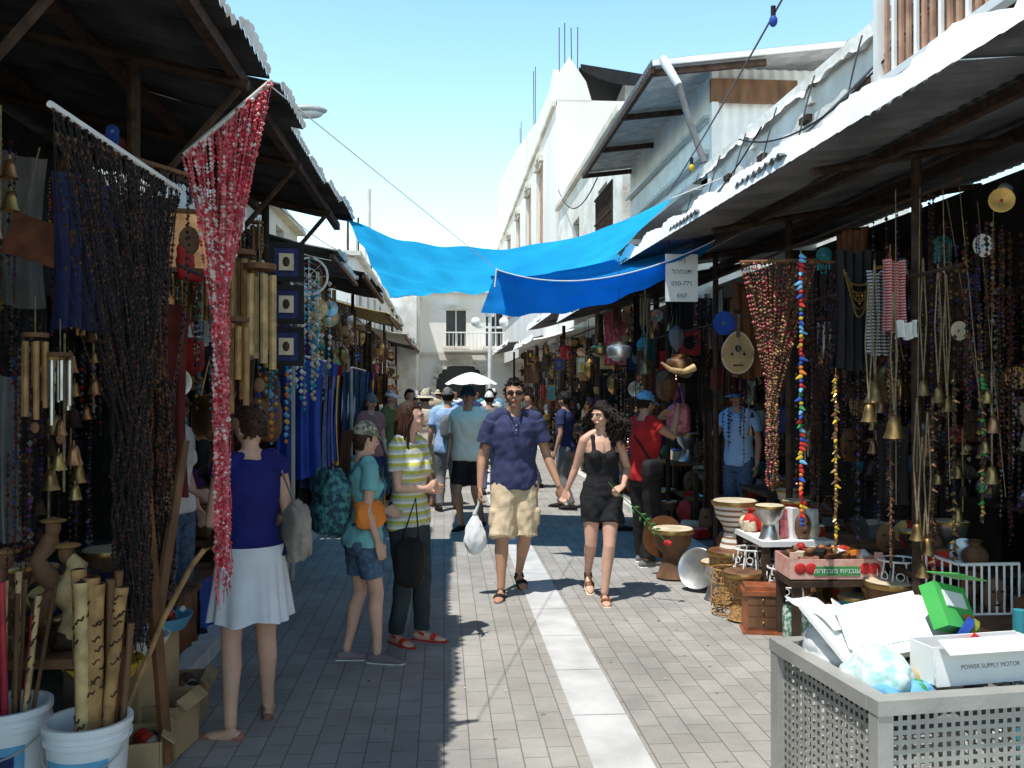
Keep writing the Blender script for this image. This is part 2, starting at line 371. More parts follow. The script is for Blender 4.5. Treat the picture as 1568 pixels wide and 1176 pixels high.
    if shoe:
        c=MB()
        for S in 'LR':
            a_=J['a'+S]; f=fd[S].normalized(); dz=V((0,0,-.05)); sd_=f.cross(V((0,0,1)))
            if shoe[0]=='shoe':
                c.tube([a_+dz-f*.055,a_+dz+f*.02,a_+dz+f*.09+V((0,0,-.003)),a_+dz+f*.16+V((0,0,-.01)),a_+dz+f*.19+V((0,0,-.014))],[(.032,.036),(.038,.044),(.046,.034),(.044,.024),(.028,.016)],shoe[1],12,rnd=True,ref=sd_)
            elif shoe[0]=='flat':
                c.tube([a_+dz-f*.06+V((0,0,-.005)),a_+dz-f*.03+V((0,0,-.012))],[(.028,.026),(.032,.022)],shoe[1],12,rnd=True,ref=sd_)
                c.tube([a_+dz+f*.11+V((0,0,-.012)),a_+dz+f*.16+V((0,0,-.014)),a_+dz+f*.185+V((0,0,-.016))],[(.044,.022),(.042,.02),(.028,.015)],shoe[1],12,rnd=True,ref=sd_)
            else:
                c.tube([a_+dz-f*.01+V((0,0,.03)),a_+dz+f*.03+V((0,0,.012))],[(.037,.012),(.041,.012)],shoe[1],10,ref=sd_)
                c.tube([a_+dz+f*.085+V((0,0,.004)),a_+dz+f*.12+V((0,0,-.002))],[(.047,.026),(.046,.022)],shoe[1],10,ref=sd_)
            sole=shoe[2] if len(shoe)>2 else black
            c.tube([a_+dz-f*.062+V((0,0,-.03)),a_+dz+f*.02+V((0,0,-.03)),a_+dz+f*.1+V((0,0,-.03)),a_+dz+f*.19+V((0,0,-.028))],[(.032,.009),(.036,.009),(.047,.009),(.034,.008)],sole,10,rnd=True,ref=sd_)
        c.obj('shoes',r)
    return r,J,T
def bag(mb,c,sz,m,rz=0,n=.02):
    T=TR(*c,rz=rz); sd=R.random()*9
    def f(x,y,z):
        k=1+n/.1*noise.noise(V((x*2+sd,y*2,z*2)))*.5+.03*noise.noise(V((x*5+sd,y*5,z*5)))
        return (x*sz[0]*k,y*sz[1]*k,z*sz[2]*k)
    mb.sph((0,0,0),1,m,26,18,T=T,fn=f,e=.55)

khaki=M('khaki',(.60,.48,.32),.9,0,.12,scale=10,bump=.2); navyp=M('navy_polo',(.045,.052,.125),.9,0,.10,scale=30,bump=.15,bscale=300)
r,J,T=human('walking_man_in_navy_polo',(.60,7.8,0),2,1.83,skin=skinA,hair='short',hm=hairD,vox=.0065,
    top=dict(m=navyp,hem=.84,sl=.62,flare=.018,collar=navyp,wr=.013,sf=.012,off=.020),bot=dict(kind='shorts',m=khaki,fr=1.0,loose=.022,cargo=True,wr=.016),
    shoe=('sandal',black,black),hd=(-6,-2),
    P=dict(eR=(-.262,.04,1.12),wR=(-.285,-.05,.87),eL=(.27,.02,1.13),wL=(.355,-.09,.885),kR=(-.115,-.13,.48),aR=(-.125,-.16,.085),kL=(.085,-.04,.48),aL=(.07,.27,.13)),
    F=dict(R=(-.25,-1,-.05),L=(.15,-1,-.35)),hands=dict(L=dict(d=(.34,-.10,-1),n=(.5,.9,0),th=(-.6,-.8,0),c=.75),R=dict(c=.8)))
g=MB()
for q in(-1,1): g.sph((q*.032,-.093,.005),(.026,.006,.018),black,14,8,T=T,e=.8); g.tube([(q*.055,-.085,.01),(q*.08,-.02,.01),(q*.082,.02,.0)],.003,black,6,T=T)
g.tube([(-.01,-.098,.01),(.01,-.098,.01)],.003,black,6,T=T); g.obj('sunglasses',r)
g=MB(); T2=TR(-.325,-.06,.50,s=1)
def pb(x,y,z):
    k=(.45+.55*min(1,(1-z)*.75)); k*=1+.22*noise.noise(V((x*3,y*3,z*2)))+.1*noise.noise(V((x*9,y*9,z*3))); return (x*.095*k,y*.06*k,z*.17)
g.sph((0,0,0),1,plastic,36,24,T=T2,fn=pb)
g.tube([(-.33,-.06,.66),(-.30,-.075,.74),(-.295,-.07,.79)],[.018,.008,.01],plastic,8)
g.obj('plastic_carrier_bag',r)
blk=M('black_jersey',(.016,.016,.018),.9,0,.3,scale=20)
r,J,T=human('walking_woman_in_black',(1.31,7.55,0),0,1.64,fem=True,skin=skinB,hair='curly',hm=hairD,vox=.0065,
    top=dict(kind='tank',m=blk,hem=.93,off=.012,wr=.008),bot=dict(kind='shorts',m=blk,fr=.52,loose=.016,wr=.012),
    shoe=('sandal',leather,cream),hd=(-52,5),
    P=dict(eR=(-.225,.07,1.15),wR=(-.295,.09,.965),eL=(.245,.05,1.15),wL=(.16,-.17,1.02),kR=(-.10,-.03,.50),aR=(-.075,.30,.19),kL=(.045,-.13,.49),aL=(.0,-.15,.085)),
    F=dict(R=(0,-1,-.7),L=(-.05,-1,-.03)),hands=dict(R=dict(d=(-.34,.08,-1),n=(-.6,-.8,0),th=(.6,-.8,0),c=.75),L=dict(d=(-.7,-.5,-.35),n=(0,.4,-1),th=(0,-.2,1),c=.9)))
g=MB(); gm=M('stem_green',(.06,.20,.04),.7)
g.tube([(.02,-.22,1.06),(.10,-.25,.97),(.28,-.28,.80),(.50,-.30,.56)],[.004,.004,.004,.004],gm,6)
for t in(.35,.5,.6,.7,.8):
    p=V((.10,-.25,.97)).lerp(V((.5,-.3,.56)),t); g.sph(tuple(p+V((.02,0,.02))),(.024,.005,.010),gm,8,5); g.sph(tuple(p+V((-.012,0,-.02))),(.010,.005,.02),gm,8,5)
for i in range(14):
    a=i*2.4; q=.006+.0016*i; g.sph((.52+q*math.cos(a),-.30+q*math.sin(a),.54+.008*math.sin(a*2)),(.013,.013,.019),red,8,6)
g.obj('rose',r)
g=MB(); g.tube([(.0,-.10,1.40),(.0,-.12,1.33),(.0,-.125,1.30)],[.002,.002,.008],silver,6)
for q in(-1,1): g.sph((q*.080,-.01,-.05),.007,silver,8,6,T=T)
g.obj('jewellery',r)
roy=M('royal_blue_top',(.012,.014,.13),.85,0,.15); wsk=M('white_skirt',(.66,.67,.72),.9,0,.08)
r,J,T=human('woman_in_blue_top_and_skirt',(-1.0,4.82,.0),205,1.66,fem=True,skin=skinB,hair='short',hm=hairB,vox=.0075,face=False,
    top=dict(m=roy,hem=.93,sl=.12,off=.014,wr=.011,flare=.01),bot=dict(kind='skirt',m=wsk,hem=.60,fl=.30),shoe=('flat',M('ballet_flat',(.30,.12,.10),.6),black),hd=(25,10),
    P=dict(aR=(-.13,-.12,.07),kR=(-.10,-.05,.48),aL=(.13,.12,.07),kL=(.10,.0,.48),eL=(.2,-.05,1.12),wL=(.12,-.26,1.08),eR=(-.21,.0,1.14),wR=(-.15,-.23,1.06)),F=dict(L=(.75,-.6,0),R=(-.3,-1,0)),
    hands=dict(L=dict(d=(-.4,-1,.1),n=(0,0,-1),th=(-1,0,0),c=.6),R=dict(d=(.4,-1,.1),n=(0,0,-1),th=(1,0,0),c=.6)))
g=MB(); cb=M('taupe_canvas',(.30,.26,.22),.85,0,.15,scale=15,bump=.2)
bag(g,(-.235,.05,1.06),(.055,.135,.165),cb,.1,.04)
g.tube([(-.22,-.06,1.18),(-.17,-.05,1.38),(-.13,.01,1.475),(-.16,.07,1.38),(-.22,.13,1.18)],[(.014,.005)]*5,cb,6,ref=(0,1,0))
bag(g,(-.285,.05,1.0),(.02,.09,.08),cb,.1); g.obj('shoulder_bag',r)
tealT=M('aqua_tee',(.20,.48,.50),.9,0,.12); camo=voro('camo_cap_cloth',(.13,.14,.09),(.30,.30,.22),(.50,.48,.38),28)
r,J,T=human('girl_with_backpack',(-.52,5.95,0),118,1.53,fem=True,skin=skinB,hair='pony',hm=hairB,vox=.0075,hat=('cap',camo),
    top=dict(m=tealT,hem=.86,sl=.5,off=.016,wr=.012),bot=dict(kind='shorts',m=denim,fr=.66,loose=.012),shoe=('shoe',M('grey_trainer',(.20,.16,.18),.7),white),hd=(0,8),
    P=dict(aL=(.07,.10,.085),kL=(.08,-.01,.49),aR=(-.12,-.06,.085),kR=(-.09,-.07,.5),eR=(-.22,.06,1.13),wR=(-.22,-.02,.90),eL=(.20,-.04,1.14),wL=(.12,-.22,1.08)),F=dict(R=(-.9,-1,0),L=(-.5,-1,0)))
g=MB(); tp=voro('backpack_print',(.012,.05,.07),(.03,.13,.16),(.07,.24,.24),22)
bag(g,(0,.245,1.18),(.16,.11,.23),tp,0,.05); bag(g,(0,.335,1.08),(.12,.05,.11),tp,0)
for q in(-1,1): g.tube([(q*.09,.15,1.38),(q*.10,.06,1.49),(q*.11,-.06,1.45),(q*.12,-.125,1.30),(q*.14,-.05,1.12),(q*.13,.14,1.02)],[(.025,.008)]*6,tp,6,ref=(1,0,0))
g.tube([(0,.2,1.41),(.0,.24,1.46),(0,.28,1.40)],.008,black,6); g.tube([(-.1,.36,1.22),(0,.375,1.25),(.1,.36,1.22)],.005,black,6)
g.obj('backpack',r)
g=MB(); bag(g,(-.19,.03,1.10),(.05,.12,.10),orange,.2,.03); g.tube([(-.16,-.10,1.14),(-.05,-.14,1.30),(.10,-.03,1.48),(.05,.12,1.38),(-.16,.12,1.12)],[(.02,.007)]*5,orange,6,ref=(0,0,1))
g.obj('waist_bag',r)
strp=stripes('yellow_striped_cotton',(.50,.50,.10),(.74,.74,.70),17,2,.42,c3=(.50,.53,.52))
r,J,T=human('girl_in_striped_shirt',(-.24,6.35,0),58,1.66,fem=True,skin=skinB,hair='long',hm=hairB,vox=.0075,
    top=dict(m=strp,hem=.84,sl=.55,off=.017,wr=.012),bot=dict(kind='pants',m=M('dark_jeans',(.03,.04,.045),.9,0,.3)),shoe=('sandal',red,red),hd=(26,-2),
    P=dict(eR=(-.19,-.03,1.14),wR=(-.05,-.17,1.13),eL=(.20,-.04,1.15),wL=(.04,-.19,1.16),aR=(-.08,.06,.085),aL=(.09,-.05,.085),kL=(.09,-.05,.49)),F=dict(R=(-.3,-1,0)))
g=MB(); bag(g,(-.17,-.12,.62),(.05,.11,.17),black,.1); g.tube([(-.17,-.2,.76),(-.2,-.19,1.08),(-.17,-.05,.76)],.007,black,6); g.obj('dark_handbag',r)
bw=M('pale_yellow_shirt',(.84,.82,.66),.9,0,.06); lb=M('pale_blue_shirt',(.35,.52,.78),.9,0,.08); bg=M('beige_shirt',(.58,.52,.41),.9,0,.1)
human('man_in_pale_yellow_shirt',(.30,11.2,0),-25,1.78,hair='short',vox=.012,top=dict(m=bw,hem=.84,sl=.8,off=.035),bot=dict(kind='shorts',m=black,fr=.8,loose=.02),shoe=('shoe',black,white),hat=('cap',black),P=dict(kR=(-.1,-.12,.49),aL=(.1,.2,.12)),hd=(20,0),fat=1.1)
r,J,T=human('man_in_pale_blue_shirt',(.05,13.2,0),185,1.76,hair='short',vox=.012,face=False,top=dict(m=lb,hem=.84,sl=.7,off=.03),bot=dict(kind='pants',m=greycl),shoe=('shoe',black),hat=('cap',greycl),P=dict(aR=(-.13,-.1,.085),aL=(.12,.12,.1)))
g=MB(); bag(g,(0,.20,1.2),(.12,.07,.17),greycl); g.obj('backpack',r)
human('man_in_beige_shirt',(-.28,13.6,0),172,1.74,hair='short',vox=.012,face=False,top=dict(m=bg,hem=.84,sl=.75,off=.03),bot=dict(kind='shorts',m=bg,fr=.95,loose=.02),shoe=('shoe',leather,white),hat=('sun',bg),fat=1.08)
human('shopper_in_green_shirt',(-.85,14.6,0),60,1.72,hair='short',vox=.013,top=dict(m=M('olive_shirt',(.12,.15,.07),.9),hem=.86),bot=dict(kind='pants',m=denim),shoe=('shoe',black),hat=('cap',white))
human('shopper_in_cap',(-1.0,12.6,0),30,1.68,fem=True,skin=skinB,hair='long',hm=hairB,vox=.013,top=dict(m=M('dull_pink_shirt',(.35,.16,.15),.9),hem=.86),bot=dict(kind='pants',m=navy),shoe=('shoe',black),hat=('cap',greycl))
for (x,y,yw,h_,m1,m2,ht) in [(.95,19,10,1.74,white,navy,None),(.15,20.5,175,1.7,lblue,black,('cap',white)),(-.4,23,175,1.76,cream,greycl,('sun',cream)),(1.5,16,-60,1.68,black,denim,None),
    (-.55,17.5,180,1.72,greycl,navy,('sun',white)),(.45,16.5,170,1.78,navy,black,('cap',black)),(.75,22.5,20,1.66,red,denim,None),(-.75,20,0,1.7,white,black,('cap',lblue)),(1.3,24,180,1.75,lblue,greycl,('cap',white)),(.3,26,5,1.72,white,navy,None),(-.2,29,180,1.72,cream,navy,('sun',cream)),(1.0,28,0,1.7,teal,black,None),(1.75,13.2,-120,1.70,navy,greycl,('cap',black)),(2.05,11.2,100,1.62,black,denim,None),(.75,15.2,180,1.7,greycl,denim,('cap',white)),(-.6,15.9,20,1.74,lblue,navy,None)]:
    human('distant_pedestrian',(x,y,0),yw,h_,hair='short',vox=.016,face=False,top=dict(m=m1,hem=.86),bot=dict(kind='pants',m=m2),shoe=('shoe',black),hat=ht,P=dict(aR=(-.11,-.12,.085),aL=(.10,.16,.1)))
r,J,T=human('man_in_red_shirt',(2.0,9.0,0),120,1.72,hair='short',vox=.009,hm=hairD,top=dict(m=M('red_vest',(.42,.02,.02),.9),hem=.86,sl=.1,off=.018),bot=dict(kind='pants',m=black,loose=.01),shoe=('shoe',greycl,white),hat=('cap',lblue),hd=(0,10),
    P=dict(eR=(-.23,-.16,1.30),wR=(-.16,-.30,1.52),eL=(.24,-.14,1.25),wL=(.14,-.32,1.46),aR=(-.12,.1,.085),aL=(.14,-.08,.085)))
g=MB(); bag(g,(-.22,.10,.98),(.06,.12,.10),black); g.tube([(-.2,.1,1.06),(0,.14,1.3),(.1,.0,1.47),(0,-.14,1.25),(-.2,0,1.06)],.012,black,6); g.obj('hip_bag',r)
human('stallholder_in_blue_cap',(3.15,9.6,.1),-50,1.68,hair='short',vox=.011,top=dict(m=lb,hem=.86,sl=.6),bot=dict(kind='pants',m=denim),shoe=('shoe',black),hat=('sun',lblue),P=dict(eR=(-.22,-.12,1.2),wR=(-.12,-.3,1.25)))
human('woman_in_white_blouse',(-1.80,6.25,.1),70,1.64,fem=True,skin=skinB,hair='short',hm=hairB,vox=.011,top=dict(m=M('white_blouse',(.7,.68,.66),.9),hem=.88,sl=.6),bot=dict(kind='pants',m=denim),shoe=('shoe',black),hat=('cap',leather),P=dict(eR=(-.22,-.1,1.15),wR=(-.14,-.28,1.05)))

# ------------------------------------------------------------------ ground
def paving():
    m=bpy.data.materials.new('street_pavers'); m.use_nodes=True; nt=m.node_tree;N=nt.nodes;L=nt.links;b=N['Principled BSDF']
    b.inputs['Roughness'].default_value=.85; b.inputs['Specular IOR Level'].default_value=.25
    tc=N.new('ShaderNodeTexCoord'); sp=N.new('ShaderNodeSeparateXYZ'); cb=N.new('ShaderNodeCombineXYZ')
    L.new(tc.outputs['Object'],sp.inputs[0]); L.new(sp.outputs[1],cb.inputs[0]); L.new(sp.outputs[0],cb.inputs[1])
    br=N.new('ShaderNodeTexBrick'); br.inputs['Scale'].default_value=1; br.inputs['Brick Width'].default_value=.24; br.inputs['Row Height'].default_value=.125
    br.inputs['Mortar Size'].default_value=.004; br.inputs['Mortar Smooth'].default_value=.4; br.inputs['Color1'].default_value=(.35,.34,.32,1); br.inputs['Color2'].default_value=(.41,.40,.38,1); br.inputs['Mortar'].default_value=(.19,.185,.17,1)
    L.new(cb.outputs[0],br.inputs['Vector'])
    nz=N.new('ShaderNodeTexNoise'); nz.inputs['Scale'].default_value=1.3; nz.inputs['Detail'].default_value=8; nz.inputs['Roughness'].default_value=.7; L.new(tc.outputs['Object'],nz.inputs['Vector'])
    rp=N.new('ShaderNodeValToRGB'); rp.color_ramp.elements[0].position=.3; rp.color_ramp.elements[0].color=(.68,.67,.65,1); rp.color_ramp.elements[1].position=.7; rp.color_ramp.elements[1].color=(1.12,1.1,1.06,1)
    L.new(nz.outputs['Fac'],rp.inputs[0])
    mx=N.new('ShaderNodeMix'); mx.data_type='RGBA'; mx.blend_type='MULTIPLY'; mx.inputs[0].default_value=1
    L.new(br.outputs['Color'],mx.inputs[6]); L.new(rp.outputs[0],mx.inputs[7])
    vo=N.new('ShaderNodeTexVoronoi'); vo.inputs['Scale'].default_value=4; L.new(tc.outputs['Object'],vo.inputs['Vector'])
    r2=N.new('ShaderNodeValToRGB'); r2.color_ramp.elements[0].position=.05; r2.color_ramp.elements[0].color=(.6,.6,.6,1); r2.color_ramp.elements[1].position=.08; r2.color_ramp.elements[1].color=(1,1,1,1)
    L.new(vo.outputs['Distance'],r2.inputs[0])
    m3=N.new('ShaderNodeMix'); m3.data_type='RGBA'; m3.blend_type='MULTIPLY'; m3.inputs[0].default_value=1; L.new(mx.outputs[2],m3.inputs[6]); L.new(r2.outputs[0],m3.inputs[7])
    L.new(m3.outputs[2],b.inputs['Base Color'])
    n2=N.new('ShaderNodeTexNoise'); n2.inputs['Scale'].default_value=90; L.new(tc.outputs['Object'],n2.inputs['Vector'])
    ad=N.new('ShaderNodeMath'); ad.operation='SUBTRACT'; L.new(n2.outputs['Fac'],ad.inputs[0]); L.new(br.outputs['Fac'],ad.inputs[1])
    bp=N.new('ShaderNodeBump'); bp.inputs['Strength'].default_value=.35; bp.inputs['Distance'].default_value=.01; L.new(ad.outputs[0],bp.inputs['Height']); L.new(bp.outputs[0],b.inputs['Normal'])
    return m
g=MB(); g.box((0,60,-.05),(400,400,.1),M('dusty_ground',(.30,.28,.24),.95)); g.obj('ground')
g=MB(); g.grid(lambda u,v:(-1.5+4.12*u,-4+64*v,.004),4,40,paving()); g.obj('street_paving')
stripm=M('concrete_strip',(.54,.54,.53),.85,0,.14,scale=3,bump=.2,bscale=60)
g=MB(); y=-3.
while y<45:
    g.box((.83,y+.39,.004),(.285,.772,.010),stripm,rz=R.uniform(-.003,.003)); y+=.785
g.obj('drain_strip')
for nm,x,w,y0,y1 in(('kerb',-1.56,.14,-2,50),('kerb',2.66,.14,3.2,50)):
    g=MB(); y=y0
    while y<y1: g.box((x,y+.4,.05),(w,.79,.11),kerbm,rz=R.uniform(-.006,.006)); y+=.8
    g.obj(nm)
g=MB()
for i in range(130):
    x,y=R.uniform(-1.4,2.5),R.uniform(3.5,18); s_=R.uniform(.004,.013); g.add([(x+R.uniform(-s_,s_),y-s_,.008),(x+s_,y,.009),(x+R.uniform(-s_,s_),y+s_,.0085),(x-s_,y,.012)],[(0,1,2,3)],R.choice([white,cream,black,card,leather]))
g.obj('scattered_litter')
g=MB(); g.box((-3.5,24,.045),(3.7,52,.09),tileb); g.box((4.6,24,.045),(3.7,52,.09),tileb); g.obj('shop_floor')
# ------------------------------------------------------------------ roofs & shops
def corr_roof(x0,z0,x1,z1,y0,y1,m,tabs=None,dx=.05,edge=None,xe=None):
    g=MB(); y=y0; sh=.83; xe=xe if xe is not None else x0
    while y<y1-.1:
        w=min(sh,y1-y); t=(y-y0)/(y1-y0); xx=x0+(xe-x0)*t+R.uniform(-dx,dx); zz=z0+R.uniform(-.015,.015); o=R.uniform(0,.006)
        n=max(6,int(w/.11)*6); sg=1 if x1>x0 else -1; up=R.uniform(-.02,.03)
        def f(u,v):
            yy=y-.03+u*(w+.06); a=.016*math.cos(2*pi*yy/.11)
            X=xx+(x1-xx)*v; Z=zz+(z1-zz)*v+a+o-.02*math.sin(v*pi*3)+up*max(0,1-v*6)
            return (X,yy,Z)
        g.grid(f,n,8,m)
        if tabs:  # added pale tabs stand in for sunlit sheet ends
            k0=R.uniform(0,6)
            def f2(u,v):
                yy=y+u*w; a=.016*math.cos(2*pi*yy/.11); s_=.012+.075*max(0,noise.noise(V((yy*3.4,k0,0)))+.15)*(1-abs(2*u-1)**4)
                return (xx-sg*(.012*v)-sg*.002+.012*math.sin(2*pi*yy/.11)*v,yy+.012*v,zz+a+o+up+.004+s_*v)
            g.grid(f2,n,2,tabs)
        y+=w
    if edge:  # added pale strip, sunlight on the roof edge put into its colour
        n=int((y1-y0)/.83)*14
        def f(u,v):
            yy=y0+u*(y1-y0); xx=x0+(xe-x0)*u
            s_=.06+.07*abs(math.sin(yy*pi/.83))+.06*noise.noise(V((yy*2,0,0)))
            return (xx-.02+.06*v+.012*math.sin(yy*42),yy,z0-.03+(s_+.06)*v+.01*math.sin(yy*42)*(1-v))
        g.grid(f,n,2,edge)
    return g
e=empty('market_canopy')
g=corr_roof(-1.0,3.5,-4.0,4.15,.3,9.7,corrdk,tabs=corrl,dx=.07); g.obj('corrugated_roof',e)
g=MB()
for x,z in((-1.12,3.45),(-1.9,3.60),(-2.9,3.82)): g.box((x,5,z),(.06,9.4,.07),iron)
for y in(1.4,3.2,5.0,6.8,8.6): g.tube([(-1.05,y,3.38),(-3.9,y,4.0)],.03,woodd,8); g.tube([(-1.65,y,0.1),(-1.65,y,3.5)],.035,iron,8); g.tube([(-1.1,y,3.36),(-1.65,y,2.7)],.02,iron,6)
g.obj('beams_and_posts',e)
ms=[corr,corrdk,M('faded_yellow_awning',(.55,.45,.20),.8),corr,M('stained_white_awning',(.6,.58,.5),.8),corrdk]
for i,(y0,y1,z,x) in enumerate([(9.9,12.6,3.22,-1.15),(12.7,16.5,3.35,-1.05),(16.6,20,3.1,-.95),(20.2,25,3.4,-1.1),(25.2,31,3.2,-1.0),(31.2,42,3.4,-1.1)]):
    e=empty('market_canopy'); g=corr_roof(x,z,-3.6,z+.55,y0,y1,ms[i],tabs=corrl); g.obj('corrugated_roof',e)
    g=MB()
    for y in(y0+.1,y1-.1): g.tube([(-1.62,y,.1),(-1.62,y,z+.08)],.03,iron,8)
    g.box((x-.05,(y0+y1)/2,z-.05),(.05,y1-y0,.05),wood); g.obj('posts',e)
e=empty('shop_awning')
g=corr_roof(2.18,3.12,4.6,3.55,1.2,11.4,corr,dx=.04,edge=corrl,xe=1.86); g.obj('corrugated_roof',e)
g=MB()
g.box((2.55,6.5,3.12),(.05,9.8,.06),iron,rz=.03); g.box((3.4,6.5,3.26),(.06,9.8,.07),iron)
for y in(3.2,5.2,7.2,9.2,11.2): g.tube([(2.15,y,3.02),(4.4,y,3.42)],.025,iron,8); g.tube([(2.78,y,.1),(2.78,y,3.1)],.03,iron,8)
g.obj('beams_and_posts',e)
for i,(y0,y1,z,x) in enumerate([(11.6,16,2.95,2.0),(16.2,21,3.1,1.9),(21.2,27,2.9,2.05),(27.2,36,3.1,1.9)]):
    e=empty('shop_awning'); g=corr_roof(x,z,4.0,z+.45,y0,y1,[corrdk,corr,corrl,corr][i],edge=corrl); g.obj('corrugated_roof',e)
    g=MB()
    for y in(y0+.1,y1-.1): g.tube([(2.75,y,.1),(2.75,y,z+.1)],.04,iron,8)
    g.obj('posts',e)
def facade(g,o,u,n,W,H,ops,m,pm,dep=.18,fr=None):
    o=V(o);u=V(u).normalized();n=V(n).normalized();z=V((0,0,1))
    xs=sorted({0,W}|{q for a in ops for q in(a[0],a[2])}); zs=sorted({0,H}|{q for a in ops for q in(a[1],a[3])})
    P=lambda a,b,d=0:o+u*a+z*b-n*d
    for a,b in zip(xs,xs[1:]):
        for c,d in zip(zs,zs[1:]):
            mx,mz=(a+b)/2,(c+d)/2
            if any(q[0]<mx<q[2] and q[1]<mz<q[3] for q in ops): continue
            g.add([P(a,c),P(b,c),P(b,d),P(a,d)],[(0,1,2,3)],m)
    for a,c,b,d in ops:
        g.add([P(a,c),P(b,c),P(b,d),P(a,d),P(a,c,dep),P(b,c,dep),P(b,d,dep),P(a,d,dep)],[(0,1,5,4),(1,2,6,5),(2,3,7,6),(3,0,4,7)],m)
        g.add([P(a,c,dep),P(b,c,dep),P(b,d,dep),P(a,d,dep)],[(0,1,2,3)],pm)
        if fr:
            w=.05
            for t in(0,.5,1):
                q=a+(b-a)*t; q=min(max(q,a+w/2),b-w/2); g.tube([P(q,c,dep-.03),P(q,d,dep-.03)],w/2,fr,4)
            for t in(0,.5,1):
                q=c+(d-c)*t; q=min(max(q,c+w/2),d-w/2); g.tube([P(a,q,dep-.035),P(b,q,dep-.035)],w/2,fr,4)
            g.tube([P(a-.08,c-.04,-.05),P(b+.08,c-.04,-.05)],.05,m,4)
e=empty('market_building')
g=MB(); ops=[(1+i*3.2,.1,3.0+i*3.2,2.6) for i in range(13)]
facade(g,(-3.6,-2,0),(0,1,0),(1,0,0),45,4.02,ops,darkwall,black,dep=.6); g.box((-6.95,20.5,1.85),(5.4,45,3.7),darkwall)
g.obj('walls',e)
g=MB(); facade(g,(-3.0,10,3.6),(0,1,0),(1,0,0),9,1.3,[(1,.3,1.8,1.1),(4,.3,4.8,1.1),(6.6,.3,7.4,1.1)],stone,glass,fr=white)
facade(g,(-3.0,10,3.6),(-1,0,0),(0,-1,0),4,1.3,[],stone,glass); g.box((-5,14.5,4.95),(4.3,9.3,.1),stone); g.obj('upper_storey',e)
e=empty('stone_house')
g=MB(); facade(g,(-2.3,24,0),(0,1,0),(1,0,0),16,5.2,[(1+i*2.6,3.4,1.9+i*2.6,4.7) for i in range(6)],plaster2,glass,fr=wood)
facade(g,(-7.3,24,0),(1,0,0),(0,-1,0),5,5.2,[(1,3.4,1.9,4.6),(3.2,3.4,4.1,4.6)],plaster2,glass,fr=wood); g.box((-4.8,32,5.26),(5.3,16.4,.12),stone); g.obj('walls',e)
g=MB()
for y in(25,28,33): g.tube([(-2.6,y,5.3),(-2.6,y,6.3+R.random())],.03,iron,6); g.box((-2.8,y+1,5.7),(.7,.5,.8),white)
g.tube([(-2.2,27,5.3),(-2.2,27,7.6)],.06,stone,8)
g.obj('roof_clutter',e)
e=empty('arched_stone_building'); g=MB()
facade(g,(-4,46,0),(1,0,0),(0,-1,0),9,6.6,[(3.6,0,6.1,2.9),(1.2,4.0,2.1,5.6),(4.1,3.9,5.1,5.7),(6.1,3.9,7.1,5.7)],plaster2,glass,dep=.4)
for i in range(12):
    a=pi*(i+.5)/12; g.box((.85+1.35*math.cos(a),45.93,2.0+1.15*math.sin(a)),(.22,.16,.36),stone)
for q in(-1,1):
    g.grid(lambda u,v:(.85+q*1.25*(math.cos(u*pi/2)*(1-v)+1*v),45.9,2.0+math.sin(u*pi/2)*(1-v)+1.0*v),8,1,plaster2)
for x in(-2.35,.6,2.6): g.box((x,45.94,5.86),(1.3,.1,.2),stone); g.box((x,45.92,3.82),(1.3,.14,.12),stone); g.box((x,46.3,4.8),(.06,.05,1.8),white)
g.box((.5,45.9,6.65),(9.4,.6,.2),stone); g.box((.5,45.8,3.5),(9,.2,.12),stone)
g.box((.5,49.5,3.2),(8.8,5.8,6.4),plaster2); g.obj('walls',e)
g=MB(); g.box((1.6,45.2,3.62),(3.2,1.0,.1),stone)
for i in range(17): g.tube([(.05+i*.195,44.75,3.66),(.05+i*.195,44.75,4.5)],.015,white,4)
g.tube([(.05,44.75,4.5),(3.2,44.75,4.5)],.03,white,6); g.obj('balcony',e)
e=empty('pale_townhouse'); g=MB()
facade(g,(-6.5,40,0),(1,0,0),(0,-1,0),5.3,6.2,[(.8,3.6,1.7,5.2),(3.4,3.6,4.3,5.2)],plaster,glass,fr=wood); facade(g,(-1.2,40,0),(0,1,0),(1,0,0),6,6.2,[(1,3.6,2,5.2),(3.5,3.6,4.5,5.2)],plaster,glass)
g.box((-3.9,43,6.28),(5.5,6.2,.14),stone); g.obj('walls',e)
e=empty('gabled_white_building'); g=MB()
ops=[]
for a in(3.2,7.0,11.5,16.5): ops.append((a,2.6,a+1.5,5.6))
facade(g,(2.95,24,3.0),(0,1,0),(-1,0,0),26,6.4,ops,plaster2,rust,dep=.07)
tp_=[(24,9.4),(24,10.0),(24.6,10.4),(25.6,10.15),(29,10.3),(33,10.9),(37,11.5),(43,12.2),(50,12.7),(50,9.4)]
n=len(tp_); g.add([(2.95,y,z) for y,z in tp_]+[(3.35,y,z) for y,z in tp_],[tuple(range(n)),tuple(range(2*n-1,n-1,-1))]+[(i,(i+1)%n,(i+1)%n+n,i+n) for i in range(n)],plaster2)
facade(g,(2.95,24,3.0),(1,0,0),(0,-1,0),5.2,6.4,[(3.6,3.2,4.6,4.8)],plaster2,glass,dep=.2)
gt=[(2.952,9.4),(2.952,10.0),(3.3,10.55),(3.75,9.9),(3.9,9.4)]
n=len(gt); g.add([(x,23.99,z) for x,z in gt]+[(x,24.35,z) for x,z in gt],[tuple(range(n)),tuple(range(2*n-1,n-1,-1))]+[(i,(i+1)%n,(i+1)%n+n,i+n) for i in range(n)],plaster2)
g.box((5.75,37.3,6.2),(5.0,25.5,6.3),plaster2); g.box((6.5,27.5,9.75),(3.2,6,.7),plaster)
